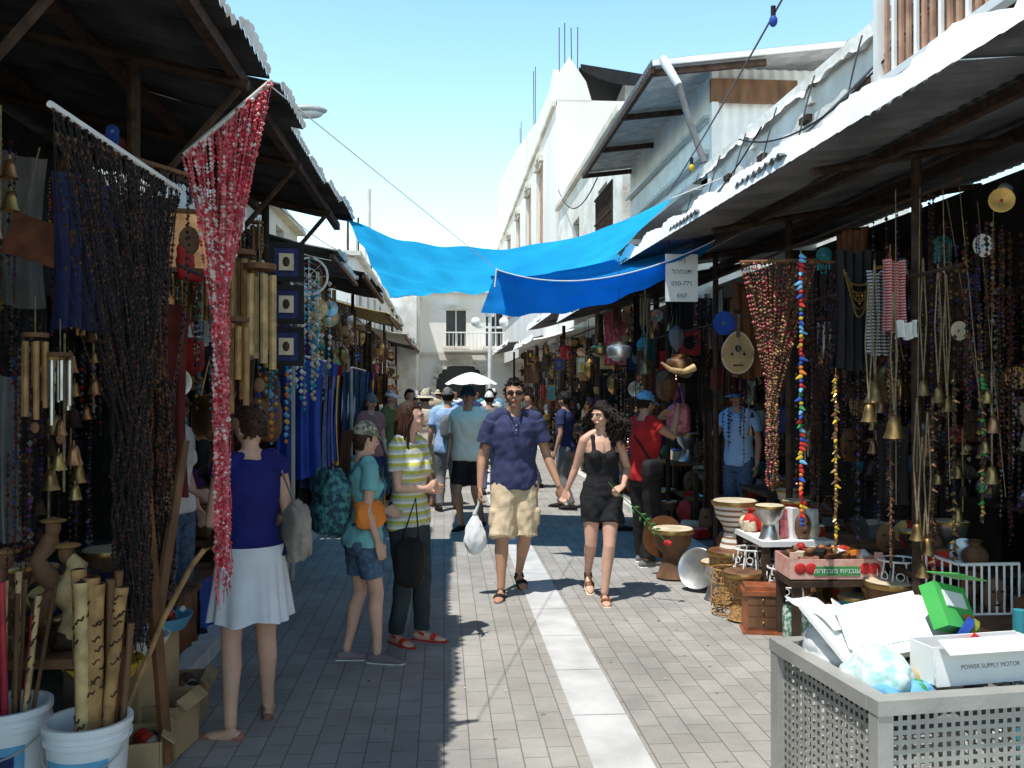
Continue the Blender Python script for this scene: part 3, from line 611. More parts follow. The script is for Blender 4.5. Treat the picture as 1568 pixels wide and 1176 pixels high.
for a in(3.2,7.0,11.5,16.5):
    g.box((2.90,24+a+.75,5.5),(.2,1.8,.14),stone)
    for i in range(5): g.box((2.90,24+a+.05+i*.35,8.65+.22*math.sin(pi*i/4)),(.14,.34,.16),stone)
    g.box((2.94,24+a+1.58,7.1),(.05,.12,2.9),stone)
g.box((2.90,37,5.0),(.14,26,.14),stone); g.box((2.91,37,9.3),(.12,26,.12),stone)
g.obj('walls',e)
g=MB()
for i,(x,y) in enumerate([(3.05,24.1),(3.2,24.1),(3.4,24.2),(3.55,24.2),(3.0,30),(3.0,30.4),(3.05,36),(3.05,36.5)]): g.tube([(x,y,9.8),(x+R.uniform(-.03,.03),y,11.3+R.uniform(-.2,.2)+(1 if y>29 else 0))],.013,iron,5)
g.obj('reinforcing_bars',e)
g=MB(); g.grid(lambda u,v:(3.6+2.2*u,24.2+v*2.2,10.35-.3*u-.45*v*(1-u)+.12*math.sin(u*7)*v),12,6,black); g.grid(lambda u,v:(3.6+2.2*u,23.95,10.35-.3*u-(.15+.9*u*(1-u))*v),12,4,black); g.obj('dark_tarpaulin',e)
e=empty('whitewashed_house'); g=MB()
facade(g,(3.0,15.2,3.2),(0,1,0),(-1,0,0),8.6,3.2,[(1.5,.7,2.5,2.4),(5,.7,6,2.4)],plaster,glass,fr=wood); facade(g,(3.0,15.2,3.2),(1,0,0),(0,-1,0),5,3.2,[],plaster,glass)
g.box((5.5,19.5,6.48),(5.2,8.8,.12),stone); g.obj('walls',e)
e=empty('whitewashed_building'); g=MB()
facade(g,(2.9,1.0,3.27),(0,1,0),(-1,0,0),10,.98,[(3.1,.36,4.62,.98)],plaster,rust,dep=.2)
def par(u,v):
    yy=1+10*u; return (2.84+.16*math.sin(v*pi/2)+.04*noise.noise(V((yy*3,v*3,0))),yy,4.10+.21*v+.07*noise.noise(V((yy*1.3,0,v)))+.05*noise.noise(V((yy*6,0,v))))
g.grid(par,160,6,plaster)
g.grid(lambda u,v:(3.0+2*v,1+10*u,4.29+.06*noise.noise(V(((1+10*u)*1.3,0,1)))),60,2,plaster)
facade(g,(2.96,1.0,4.2),(0,1,0),(-1,0,0),4.6,2.2,[(1.6,.0,4.2,1.4)],plaster,rust,dep=.2)
facade(g,(2.96,5.6,4.2),(1,0,0),(0,1,0),2,2.2,[],plaster,glass)
g.add([(2.9,11,3.3),(4.6,11,3.3),(4.6,11,4.2),(2.9,11,4.2)],[(0,1,2,3)],plaster)
ops=[(1+i*3,.1,3.2+i*3,2.5) for i in range(15)]
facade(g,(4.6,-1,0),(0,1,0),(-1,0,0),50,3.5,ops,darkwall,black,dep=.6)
for k in range(7): g.box((2.89,1.6+k*1.35,4.05),(.06,.10,.12),plaster)
for k in range(5): g.box((2.88,6.1+k*1.0,3.85+.05*(k%2)),(.05,.16,.05),iron)
g.obj('walls',e)
g=MB()
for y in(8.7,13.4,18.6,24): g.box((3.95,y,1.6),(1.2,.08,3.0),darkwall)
g.obj('partition_wall')
# barred window with corrugated shutter on the near wall
g=MB()
for k in range(17): g.tube([(2.80,4.15+k*.09,3.72),(2.80,4.15+k*.09,4.75)],.018,rust if k%3 else white,6)
g.box((2.80,4.87,3.70),(.07,1.6,.05),white); g.box((2.80,4.87,4.77),(.07,1.6,.05),white); g.box((2.80,5.69,4.23),(.06,.06,1.1),white); g.box((2.86,4.87,4.23),(.02,1.5,1.0),rust); g.obj('shutter',e)
e=empty('rooftop_room'); g=MB()
def cw(g,o,u,nrm,W,H,m,per=.12,amp=.014):
    o=V(o);u=V(u);nrm=V(nrm); g.grid(lambda a,b:o+u*(W*a)+V((0,0,H*b))+nrm*(amp*math.cos(W*a*2*pi/per)),int(W/per)*6,1,m)
cw(g,(3.05,10.2,4.0),(0,1,0),(-1,0,0),4.6,1.35,corrl); cw(g,(3.05,10.2,4.0),(1,0,0),(0,-1,0),1.5,1.4,corrl)
g.box((3.5,10.12,5.12),(1.0,.06,.26),wood); g.box((3.05,10.15,4.9),(.08,.1,1.2),white); g.box((2.98,12.5,4.45),(.06,4.6,.05),steel); g.box((2.98,12.5,4.85),(.06,4.6,.04),steel)
g.box((3.25,10.0,4.05),(.7,.3,.08),wood); g.box((3.0,12.4,4.02),(.5,4.6,.06),stone)
for i in range(12): g.tube([(2.45,13.2+i*.13,3.95),(2.45,13.2+i*.13,4.8)],.012,iron,4)
for z in(3.95,4.4,4.8): g.tube([(2.45,13.2,z),(2.45,14.75,z)],.018,iron,5)
g.box((2.7,14,3.9),(.6,1.6,.08),stone); g.obj('walls',e)
g=MB(); n=int(5.0/.11)*6
g.grid(lambda u,v:(2.25+2.4*v,9.8+5.0*u,5.28+.30*v+.014*math.cos(2*pi*5*u/.11)),n,4,M('underside_sheet',(.42,.42,.42),.6,0,.2))
g.grid(lambda u,v:(2.25+2.4*v,9.8+5.0*u,5.335+.30*v),4,4,corrl)
g.box((2.27,12.3,5.22),(.05,5.0,.07),iron); g.box((3.4,9.77,5.43),(2.3,.03,.06),corrl,ry=-.124)
for y in(9.85,11.5,13.1,14.7): g.box((2.9,y,5.28),(1.3,.05,.07),iron,ry=-.12)
g.obj('tin_roof',e)
g=MB(); g.tube([(2.35,9.7,5.32),(2.38,9.68,5.25),(2.5,9.6,5.0)],[.045,.05,.04],white,10); g.tube([(2.5,9.6,5.0),(2.62,9.6,4.6),(2.75,9.5,4.15)],[.036,.036,.036],greycl,10); g.obj('drain_pipe',e)
# ------------------------------------------------------------------ tarp
def tarpmat(name,c):
    m=bpy.data.materials.new(name); m.use_nodes=True; nt=m.node_tree;N=nt.nodes;L=nt.links;N.remove(N['Principled BSDF']); out=N['Material Output']
    d=N.new('ShaderNodeBsdfDiffuse'); t=N.new('ShaderNodeBsdfTranslucent'); mx=N.new('ShaderNodeMixShader'); mx.inputs[0].default_value=.6
    tc=N.new('ShaderNodeTexCoord'); nz=N.new('ShaderNodeTexNoise'); nz.inputs['Scale'].default_value=3; nz.inputs['Detail'].default_value=6; L.new(tc.outputs['Object'],nz.inputs['Vector'])
    rp=N.new('ShaderNodeValToRGB'); rp.color_ramp.elements[0].position=.3; rp.color_ramp.elements[1].position=.7
    rp.color_ramp.elements[0].color=(*[q*.85 for q in c],1); rp.color_ramp.elements[1].color=(*[min(1,q*1.1) for q in c],1); L.new(nz.outputs['Fac'],rp.inputs[0])
    for s_ in(d,t): L.new(rp.outputs[0],s_.inputs[0])
    wv=N.new('ShaderNodeTexNoise'); wv.inputs['Scale'].default_value=5; wv.inputs['Detail'].default_value=3; L.new(tc.outputs['Object'],wv.inputs['Vector']); bp=N.new('ShaderNodeBump'); bp.inputs['Strength'].default_value=.35; bp.inputs['Distance'].default_value=.04; L.new(wv.outputs['Fac'],bp.inputs['Height'])
    for s_ in(d,t): L.new(bp.outputs[0],s_.inputs['Normal'])
    L.new(d.outputs[0],mx.inputs[1]); L.new(t.outputs[0],mx.inputs[2]); L.new(mx.outputs[0],out.inputs[0]); return m
tm=tarpmat('blue_tarp_plastic',(.03,.50,.92)); tm2=tarpmat('blue_tarp_plastic_doubled',(.02,.31,.76))
e=empty('blue_tarpaulin'); g=MB()
def bez(p,t):
    a,b,c=p; return V(a)*(1-t)**2+V(b)*(2*t*(1-t))+V(c)*(t*t)
near=[(-1.0,9.55,3.50),(.5,9.0,2.72),(2.35,9.3,3.72)]
far=[(-.72,12.2,2.96),(.45,11.8,3.05),(1.95,11.3,3.22)]
def tf(u,v):
    p=bez(near,u).lerp(bez(far,u),v); p.z+=-.22*math.sin(v*pi)*math.sin(u*pi)+.04*noise.noise(V((u*9,v*4,0)))+.014*math.sin(u*40+v*9)*v+.015*math.sin(v*22+u*5)*(1-u)
    p.y+=.06*noise.noise(V((u*6,v*3,5))); return p
g.grid(tf,70,36,tm); g.obj('sheet',e)
g=MB()
t0=[(.50,8.7,2.88),(1.4,8.5,2.55),(2.52,8.2,3.13)]; t1=[(.36,9.0,2.50),(1.5,8.9,2.36),(2.4,8.6,2.98)]
def tf2(u,v):
    p=bez(t0,u).lerp(bez(t1,u),v); p.y+=.05*math.sin(u*14)*v+.05*noise.noise(V((u*9,v*3,2))); p.z+=.014*math.sin(u*30)*v+.02*noise.noise(V((u*12,0,7)))*v; return p
g.grid(tf2,70,14,tm2)
g.grid(lambda u,v:bez(t0,u).lerp(bez([(.5,10.0,3.0),(1.3,10.2,3.0),(2.2,10.2,3.3)],u),v)+V((0,0,-.06*math.sin(v*pi))),40,10,tm2)
g.obj('flap',e)
g=MB()
g.tube([bez(t0,i/20)+V((0,-.006,.004)) for i in range(21)],.006,white,5); g.tube([bez(far,i/20) for i in range(21)],.006,white,5)
g.tube([(-.74,4,3.05),(.48,8.68,2.9)],.003,white,5); g.tube([(.5,8.7,2.9),(.48,8.7,2.72)],.008,white,5)
g.tube([(2.35,9.3,3.72),(2.9,9.3,3.95)],.006,white,5); g.tube([(2.52,8.2,3.13),(2.6,8.1,3.2)],.006,white,5); g.obj('ropes',e)
# ------------------------------------------------------------------ stall items
def beads(g,p,L,mats,r=.014,gap=2.1):
    x,y,z=p; n=int(L/(r*gap)); g.tube([(x,y,z),(x,y,z-L)],.002,black,3)
    for i in range(n): g.bead((x+R.uniform(-.004,.004),y,z-i*r*gap-r),r*R.uniform(.6,1.25),R.choice(mats))
def bell(g,p,s,m): g.lathe([(0,0),(.12,0),(.2,-.06),(.28,-.35),(.34,-.7),(.46,-1),(.40,-1),(.2,-.3)],m,TR(*p,s=s),14); g.tube([(p[0],p[1],p[2]),(p[0],p[1],p[2]+s*.25)],s*.05,m,6); g.sph((p[0],p[1],p[2]-s*1.0),s*.1,m,6,4)
def plate(g,p,r,m,rz=0,rx=pi/2): g.lathe([(0,0),(.55,0),(.62,.06),(.98,.12),(1,.15),(.95,.15),(.6,.1),(0,.04)],m,TR(*p,rz=rz,rx=rx,s=r),22); g.lathe([(0,.055),(.25,.055),(.26,.04)],R.choice(PAL),TR(*p,rz=rz,rx=rx,s=r),14)
def pot(g,p,s,m): g.lathe([(0,0),(.28,0),(.42,.25),(.45,.45),(.34,.68),(.18,.8),(.2,.95),(.26,1),(.2,1),(.15,.85)],m,TR(*p,s=s),14)
def drum(g,p,s,m,m2=cream): g.lathe([(.34,0),(.30,.06),(.19,.40),(.20,.46),(.36,.66),(.42,.93),(.42,.98)],m,TR(*p,s=s),20); g.lathe([(.42,.98),(.40,1.0),(0,1.0)],m2,TR(*p,s=s),20); g.lathe([(.44,.90),(.45,.95),(.44,.99)],brass,TR(*p,s=s),20)
def chime(g,p,s,m):
    x,y,z=p; g.tube([(x,y,z+.25*s),(x,y,z)],.003,rope,4); g.lathe([(0,0),(.09*s,0),(.09*s,-.03*s),(0,-.03*s)],wood,TR(x,y,z),10)
    for i in range(6):
        a=i*pi/3; L=s*R.uniform(.35,.6); g.tube([(x+.07*s*math.cos(a),y+.07*s*math.sin(a),z-.06*s),(x+.07*s*math.cos(a),y+.07*s*math.sin(a),z-L)],.02*s,m,8)
    g.tube([(x,y,z),(x,y,z-.6*s)],.002,black,3); g.sph((x,y,z-.65*s),(.03*s,.008*s,.04*s),wood,8,5)
def cloth(g,p,w,h,m,rz=0,amp=.02):
    c,s_=math.cos(rz),math.sin(rz); k=R.uniform(3,6);ph=R.uniform(0,6)
    def f(u,v):
        a=(u-.5)*w; d=amp*math.sin(u*k*6+ph)*(1+.4*v)+.01*noise.noise(V((u*5,v*5,ph)))
        a*=1-.12*math.sin(v*3); return (p[0]+a*c-d*s_,p[1]+a*s_+d*c,p[2]-h*v+.01*math.sin(u*9+ph))
    g.grid(f,26,10,m)
def frame(g,p,w,h,m1,m2,rz=0):
    T=TR(*p,rz=rz)
    g.box((0,0,0),(w-.03,.012,h-.03),m2,T=T)
    for q in(-1,1): g.box((q*w/2,0,0),(.03,.03,h+.03),m1,T=T); g.box((0,0,q*h/2),(w-.03,.03,.03),m1,T=T)
    g.sph((0,-.01,0),(w*.25,.01,h*.25),R.choice(PAL),10,6,T=T)
def lantern(g,p,s,m): g.lathe([(.02,.5),(.05,.45),(.2,.32),(.25,.28),(.28,.05),(.2,-.25),(.08,-.35),(.03,-.45),(0,-.45)],m,TR(*p,s=s),8); g.tube([(p[0],p[1],p[2]+.45*s),(p[0],p[1],p[2]+1.0*s)],.004,brass,4)
def hamsa(g,p,s,m,rz=0):
    T=TR(*p,rz=rz,s=s); g.sph((0,0,0),(.3,.05,.32),m,10,6,T=T)
    for k,(x,h) in enumerate([(-.2,.45),(-.07,.6),(.07,.6),(.2,.45)]): g.tube([(x,0,-.1),(x*1.05,0,-.1-h)],[.08,.05],m,6,T=T,rnd=True)
    g.sph((0,-.04,0),(.1,.03,.07),lblue,8,5,T=T)
def sack(g,p,s,m): bag(g,p,(.13*s,.08*s,.16*s),m,R.uniform(-1,1),.03); g.tube([(p[0]-.06*s,p[1],p[2]+.14*s),(p[0],p[1],p[2]+.4*s),(p[0]+.06*s,p[1],p[2]+.14*s)],.008,m,5)
def mask(g,p,s,m):
    T=TR(*p,s=s); g.sph((0,0,0),(.3,.14,.45),m,12,10,T=T,e=.8); g.tube([(0,-.13,.15),(0,-.22,-.08)],[.03,.07],m,6,T=T,rnd=True)
    for q in(-1,1): g.sph((q*.12,-.13,.12),(.06,.03,.03),black,6,4,T=T)
    g.sph((0,-.14,-.22),(.1,.03,.03),black,6,4,T=T)
def hang(g,x,y,z,side,pal=PAL,small=False):
    t=R.choice([0,1,2,0,1,10,4,8,5,0,10]) if small else R.randrange(13); rz=side*R.uniform(.2,1.4)
    c=R.choice(pal)
    if t<=2:
        for k in range(R.randint(3,6)): beads(g,(x+R.uniform(-.08,.08),y+R.uniform(-.08,.08),z),R.uniform(.4,1.1),[R.choice(pal) for _ in range(3)],R.uniform(.008,.015),R.uniform(2,3.5))
    elif t==3: chime(g,(x,y,z),R.uniform(.5,.8),R.choice([bamboo,wood,silver,leather]))
    elif t==4: cloth(g,(x,y,z),R.uniform(.25,.5),R.uniform(.5,1.1),c,rz)
    elif t==5: plate(g,(x,y,z-.15),R.uniform(.05,.10) if small else R.uniform(.07,.14),R.choice([brass,copper,silver,c]),rz*.5)
    elif t==6: lantern(g,(x,y,z-.2),R.uniform(.25,.4),R.choice([brass,copper,silver,c]))
    elif t==7: frame(g,(x,y,z-.2),R.uniform(.15,.3),R.uniform(.2,.4),R.choice([wood,black,brass]),c,rz*.5)
    elif t==8: hamsa(g,(x,y,z-.1),R.uniform(.12,.22),R.choice([silver,brass,blue,teal]),rz*.4)
    elif t==9: sack(g,(x,y,z-.4),R.uniform(.7,1.2),c)
    elif t==10:
        for k in range(4): bell(g,(x+R.uniform(-.05,.05),y,z-.1-k*.14),R.uniform(.05,.1),R.choice([brass,copper,iron]))
        g.tube([(x,y,z),(x,y,z-.55)],.006,rope,4)
    elif t==11: mask(g,(x,y,z-.2),R.uniform(.25,.4),R.choice([wood,woodd,leather]))
    else: g.lathe([(.0,.1),(.5,.1),(.55,-.0),(.45,-.5),(.0,-.6)],wicker,TR(x,y,z-.2,s=R.uniform(.15,.25)),14)
def stand(g,x,y,z,pal=PAL,s=1):
    t=R.randrange(8); c=R.choice(pal)
    if t<=1: pot(g,(x,y,z),R.uniform(.12,.3)*s,c)
    elif t==2: drum(g,(x,y,z),R.uniform(.2,.38)*s,R.choice([wood,c,silver]))
    elif t==3: w=R.uniform(.1,.22)*s; g.box((x,y,z+w*.3),(w,w*1.2,w*.6),c,rz=R.uniform(-.4,.4)); g.box((x,y,z+w*.6+.006),(w*1.06,w*1.26,.012),R.choice(pal),rz=R.uniform(-.1,.1))
    elif t==4:
        g.lathe([(0,0),(.3,0),(.5,.4),(.47,.4),(.28,.05)],R.choice([wicker,c]),TR(x,y,z,s=.32*s),14)
        for _ in range(9): g.sph((x+R.uniform(-.09,.09)*s,y+R.uniform(-.09,.09)*s,z+.13*s),.03*s,R.choice(pal),7,5)
    elif t==5: mask(g,(x,y,z+.14*s),.3*s,wood)
    elif t==6: bag(g,(x,y,z+.07*s),(.11*s,.08*s,.07*s),c,R.uniform(-1,1),.04)
    else: plate(g,(x,y,z+.12*s),.12*s,R.choice([silver,brass,c]),R.uniform(-.6,.6),1.2)
def table(g,x,y,w,l,h,m):
    g.box((x,y,h-.02),(w,l,.04),m)
    for a in(-1,1):
        for b in(-1,1): g.box((x+a*(w/2-.04),y+b*(l/2-.04),(h-.04)/2+.04),(.05,.05,h-.12),woodd)
for k in range(9):
    y0=5.3+k*2.6; g=MB(); n=40 if k<4 else 20
    for i in range(n):
        y=y0+R.random()*2.6; row=R.choice([0,0,1,2]); x=-1.42-row*.38-R.random()*.2
        if y<7.5 and x>-1.35: x=-1.4
        hang(g,x,y,R.choice([2.0,2.4,2.8,3.0])+R.uniform(-.1,.1),1,PAL if R.random()<.25 else DARKP)
    for z in(2.95,2.45): g.tube([(-1.5,y0,z),(-1.5,y0+2.6,z)],.012,iron,5)
    g.obj('hanging_souvenirs')
    g=MB()
    for l in range(3):
        y=y0+.45+l*.85; h=R.choice([.45,.6,.75]); table(g,-2.0,y,.75,.8,h,R.choice([wood,greycl,woodd]))
        cloth(g,(-1.62,y,h),.78,h*.75,R.choice([denim,blue,navy,leather,greycl,woodd]),pi/2,.012)
        for i in range(9): stand(g,-1.75-R.random()*.5,y+R.uniform(-.35,.35),h)
    for i in range(5): stand(g,-1.68-R.random()*.1,y0+R.random()*2.5,.1,s=.8)
    g.obj('display_tables')
g=MB()
for i in range(70): hang(g,-1.62-R.random()*1.2,3.9+R.random()*1.9,R.choice([1.5,1.9,2.3,2.7,3.1])+R.uniform(-.15,.15),1,DK2,True)
g.obj('hanging_souvenirs')
RAIL=[blue,navy,black,denim,maroon,blue,navy,greycl,black,blue,yellow,navy,red,black]
for k in range(2):
    g=MB(); y0=8.2+k*5
    for i in range(14): cloth(g,(-1.28,y0+i*.13,2.0-(i%3)*.12),.42,R.uniform(.9,1.25),RAIL[(i+k*3)%14],R.uniform(-.2,.4),.03)
    g.tube([(-1.3,y0-.2,2.05),(-1.3,y0+2,2.05)],.015,steel,6)
    for y in(y0-.2,y0+2): g.tube([(-1.3,y,.1),(-1.3,y,2.05)],.02,steel,6)
    g.obj('clothes_rail')
for k in range(11):
    y0=4.6+k*2.6; g=MB(); n=80 if k<2 else (46 if k<4 else 22)
    for i in range(n):
        y=y0+R.random()*2.6; row=R.choice([0,0,1,2,3]) if k>1 else R.choice([1,1,2,2,3,3,4]); x=2.55+row*.38+R.random()*.2
        if y0<7 and row<1: continue
        hang(g,x,y,R.choice([1.5,1.9,2.3,2.6,2.9])+R.uniform(-.12,.12),-1,DK2 if k<2 else (DARKP if R.random()<.8 else PAL),k<1)
    for z in(2.85,2.4): g.tube([(2.7,y0,z),(2.7,y0+2.6,z)],.012,iron,5)
    g.obj('hanging_souvenirs')
    g=MB()
    for l in range(3):
        y=y0+.45+l*.85; h=R.choice([.45,.6,.8]); table(g,3.3,y,.75,.8,h,R.choice([wood,woodd]))
        for i in range(9): stand(g,3.05+R.random()*.55,y+R.uniform(-.35,.35),h,DARKP if y0<9 else PAL,.75 if k<2 else 1)
        for zz in(.9,1.3,1.75):
            g.box((4.2,y,zz),(.4,.8,.03),woodd)
            for _ in range(4): stand(g,4.1,y+R.uniform(-.35,.35),zz+.02,DARKP)
    for i in range(7): stand(g,2.78+R.random()*.25,y0+R.random()*2.5,.1,s=R.uniform(.8,1.3))
    g.obj('display_tables')
def curtain(name,a,b,gp,bot,mats,n,spread,wid,rod,br=.009,seg=36):
    g=MB(); a=V(a);b=V(b);gp=V(gp);bot=V(bot)
    g.tube([a,b],.012,rod,8)
    for i in range(n):
        t=(i+.5)/n; p=a.lerp(b,t)+V((R.uniform(-.01,.01),R.uniform(-.02,.02),-.015)); o=V((R.uniform(-wid,wid),R.uniform(-wid,wid),R.uniform(-.1,.1)))
        q=gp+o; e_=bot+o*1.1+V((0,0,R.uniform(-.05,.25))); mid=p.lerp(q,.55)+V((R.uniform(-spread,spread),R.uniform(-spread,spread),-.06))
        P=[]
        for j in range(seg+1):
            s_=j/seg
            if s_<.5: P.append(bez([p,mid,q],s_*2))
            else: P.append(q.lerp(e_,(s_-.5)*2)+V((.006*math.sin(j*1.3+i),.006*math.cos(j+i),0)))
        g.tube(P,.0022,mats[0],3); c=R.choice(mats)
        for j in range(len(P)-1):
            for s_ in(0,.5):
                if R.random()<.8: g.bead(tuple(P[j].lerp(P[j+1],s_)),br*R.uniform(.6,1.3),c if R.random()<.6 else R.choice(mats))
    return g.obj(name)
rose_=M('red_bead',(.50,.03,.05),.3,0,.3,spec=.6); pw=M('pearl_bead',(.75,.62,.60),.3,0,.1,spec=.6)
curtain('bead_curtain',(-1.11,4.0,2.75),(-.74,4.0,3.08),(-.955,4.0,2.10),(-.945,4.0,.95),[rose_,pink,rose_,pink,pw],56,.02,.026,steel,.0085,46)
curtain('bead_curtain',(-1.27,3.05,2.67),(-1.13,4.0,2.60),(-1.25,3.75,1.62),(-1.25,3.8,.75),[black,black,brown,woodd,brown,black],90,.12,.055,white,.0075,40)
curtain('bead_curtain',(-1.60,3.9,2.8),(-1.25,4.6,2.8),(-1.33,4.4,1.7),(-1.33,4.4,.7),[brown,leather,black,black],54,.10,.06,wood,.009,36)
def top(name,fn):
    g=MB(); fn(g); return g.obj(name)
for p,s_,m in[((-.99,5.0,2.42),1.0,bamboop),((-1.1,5.05,2.5),.9,bamboo),((-1.68,3.9,1.98),.6,bamboo),((-1.58,3.9,1.9),.55,silver),((-1.02,4.55,2.1),.8,bamboo),((-1.25,5.5,2.3),.9,bamboo)]:
    top('bamboo_wind_chime' if m is not silver else 'metal_wind_chime',lambda g:chime(g,p,s_,m))
for k in range(3):
    def f(g):
        z=2.5-k*.25; frame(g,(-.93,5.5,z),.17,.2,black,navy,.15); g.box((-.93,5.482,z),(.085,.012,.10),cream,rz=.15); g.sph((-.93,5.474,z),(.022,.006,.03),woodd,8,6)
    top('framed_picture',f)
def dreamc(g):
    c=(-1.02,7.0,2.60)
    for k,r_ in enumerate((.14,.10,.06)):
        g.tube([(c[0]+r_*math.cos(a*pi/12),c[1],c[2]+r_*math.sin(a*pi/12)) for a in range(25)],.009 if k==0 else .003,[white,rose_,white][k],6)
    for a in range(8): g.tube([c,(c[0]+.14*math.cos(a*pi/4),c[1],c[2]+.14*math.sin(a*pi/4))],.002,white,3)
    for q in(-.08,0,.08): beads(g,(c[0]+q,c[1],c[2]-.13),.35,[white,cream,lblue],.012)
top('dream_catcher',dreamc)
def shells(g):
    for i in range(16): beads(g,(-1.15+R.uniform(-.12,.14),7.2+R.uniform(0,1.2),2.55+R.uniform(-.1,.3)),R.uniform(.6,1.1),[white,cream,lblue,teal,cream],.02,2.6)
top('shell_mobile',shells)
def balls(g):
    for i in range(7): beads(g,(-1.15+R.uniform(-.12,.10),5.9+R.uniform(0,1.0),2.15+R.uniform(-.2,.2)),R.uniform(.5,.9),[yellow,lblue,blue,lblue,teal,orange],.016,2.8)
top('coloured_bead_strings',balls)
def bucket(x,y,h,r_,nm='plastic_bucket'):
    e=empty(nm,(x,y,.09)); g=MB()
    g.lathe([(0,0),(r_*.84,0),(r_*.98,h*.82),(r_*1.06,h*.82),(r_*1.06,h*.87),(r_,h*.87),(r_*1.02,h*.94),(r_*1.08,h*.94),(r_*1.08,h),(r_*.97,h),(r_*.82,.03),(0,.03)],plastic,n=40); g.obj('pail',e)
    g=MB()
    def lab(u,v):
        a=-pi/2-.85+u*1.7; rr=r_*(.86+.13*(v*.5+.22))+.004; return (rr*math.cos(a),rr*math.sin(a),h*(.2+.5*v))
    def l2(u,v,k=1.015):
        q=lab(u,v); return (q[0]*k,q[1]*k,q[2])
    g.grid(lab,20,6,lblue); g.grid(lambda u,v:l2(.15+.7*u,.62+.22*v),14,3,navy); g.grid(lambda u,v:l2(.1+.8*u,.08+.38*v),14,3,white)
    g.tube([(r_*1.09*math.cos(a),r_*1.09*math.sin(a),h*.88-.12*math.sin(-a)) for a in[-pi*i/12 for i in range(13)]],.004,steel,5); g.obj('label_and_handle',e)
    return e
bucket(-1.36,3.62,.40,.15); bucket(-1.72,3.75,.42,.155)
def sticks(x,y,n,nm,mats,h0,h1,rr):
    g=MB()
    for i in range(n):
        a=R.uniform(0,6.28); q=R.uniform(.02,.09); b=V((x+q*math.cos(a)*.5,y+q*math.sin(a)*.5,.14)); t=V((x+q*1.6*math.cos(a)+R.uniform(-.05,.05),y+q*1.6*math.sin(a),R.uniform(h0,h1))); m=R.choice(mats); r_=R.uniform(*rr)
        g.tube([b.lerp(t,j/12) for j in range(13)],[r_*(1.0 if j%4 else 1.12) for j in range(13)],m,12)
        if m in(bamboop,bamboo):
            ph=R.uniform(0,6)
            for j in range(20):
                c0=R.uniform(.3,.95); an=R.uniform(0,6.28); P=[]
                for k in range(6):
                    p=b.lerp(t,c0+.005*k+.008*math.sin(k*2+ph)); aa=an+k*.25; P.append((p.x+r_*1.02*math.cos(aa),p.y+r_*1.02*math.sin(aa),p.z))
                g.tube(P,.004,burn,5)
            g.tube([t-(t-b).normalized()*.03,t],[r_*1.15,r_*1.15],m,10); g.tube([t,t+V((0,0,.002))],r_*.7,burn,8)
    g.obj(nm)
sticks(-1.36,3.62,5,'carved_bamboo_flutes',[bamboop,bamboo,bamboo],.95,1.08,(.022,.030))
sticks(-1.32,3.7,6,'walking_canes',[wood,bamboo,leather],.8,1.05,(.012,.018))
sticks(-1.72,3.75,12,'painted_sticks',[white,blue,rose_,bamboop,black,wood],.85,1.08,(.008,.014))
def cane(g):
    g.tube([(-1.38,3.8,.2),(-1.22,4.1,.75),(-1.14,4.25,.95),(-1.10,4.3,1.01),(-1.06,4.3,1.02),(-1.03,4.3,.98),(-1.03,4.3,.93)],[.013]*7,bamboo,8,rnd=True)
top('walking_cane',cane)
def lowt(g):
    table(g,-1.95,4.7,.85,1.5,.62,wood)
    for i in range(54): stand(g,-1.6-R.random()*.7,4.05+R.random()*1.3,.62,[wood,leather,woodd,brass,copper,bamboo,navy,red,woodd],R.uniform(.4,.75))
top('souvenir_table',lowt)
def trays(g):
    for i,(y,c) in enumerate(((4.1,yellow),(4.5,white),(4.9,lblue))):
        g.lathe([(0,0),(.13,0),(.17,.07),(.16,.07),(.12,.012),(0,.012)],c,TR(-1.48,y,.5),20); g.tube([(-1.48,y,.1),(-1.48,y,.5)],.1,card,6)
        for k in range(26): g.sph((-1.48+R.uniform(-.11,.11),y+R.uniform(-.11,.11),.55+R.random()*.04),R.uniform(.012,.03),R.choice([red,white,lblue,leather,wood,silver,brass]),7,5)
top('trinket_trays',trays)
def cbox(x,y,z,w,l,h,rz,m=card,nm='cardboard_box'):
    g=MB(); T=TR(x,y,z,rz=rz)
    for a in(-1,1): g.box((a*w/2,0,h/2),(.008,l,h),m,T=T); g.box((0,a*(l/2-.004),h/2),(w-.012,.008,h-.002),m,T=T)
    g.box((0,0,.006),(w-.01,l-.01,.01),m,T=T)
    for a in(-1,1): g.box((a*(w/2+.03),0,h+.006),(.07,l*.95,.006),m,T=T,ry=a*.7)
    for k in range(12): g.sph((R.uniform(-w*.35,w*.35),R.uniform(-l*.35,l*.35),h*.78),R.uniform(.02,.045),R.choice([wood,leather,cream,red,woodd]),8,6,T=T)
    return g.obj(nm)
cbox(-1.34,4.15,.01,.20,.26,.22,.2); cbox(-1.34,4.55,.01,.20,.26,.24,-.15); cbox(-1.38,5.0,.01,.20,.3,.2,.1)
def drift(g):
    for x,y,h in((-1.62,4.1,.42),(-1.80,4.3,.5),(-1.95,4.2,.38)):
        P=[V((x+.03*math.sin(j*1.7+x*9),y+.02*math.cos(j*2),.62+h*j/7)) for j in range(8)]; g.tube(P,[.05,.045,.055,.04,.05,.035,.045,.02],bamboop if x>-1.7 else wood,10,rnd=True); g.sph(tuple(P[-1]),(.035,.035,.05),wood,10,8); g.sph((P[-1].x,P[-1].y,P[-1].z+.03),(.06,.06,.012),bamboo,12,6)
top('carved_driftwood_figure',drift)
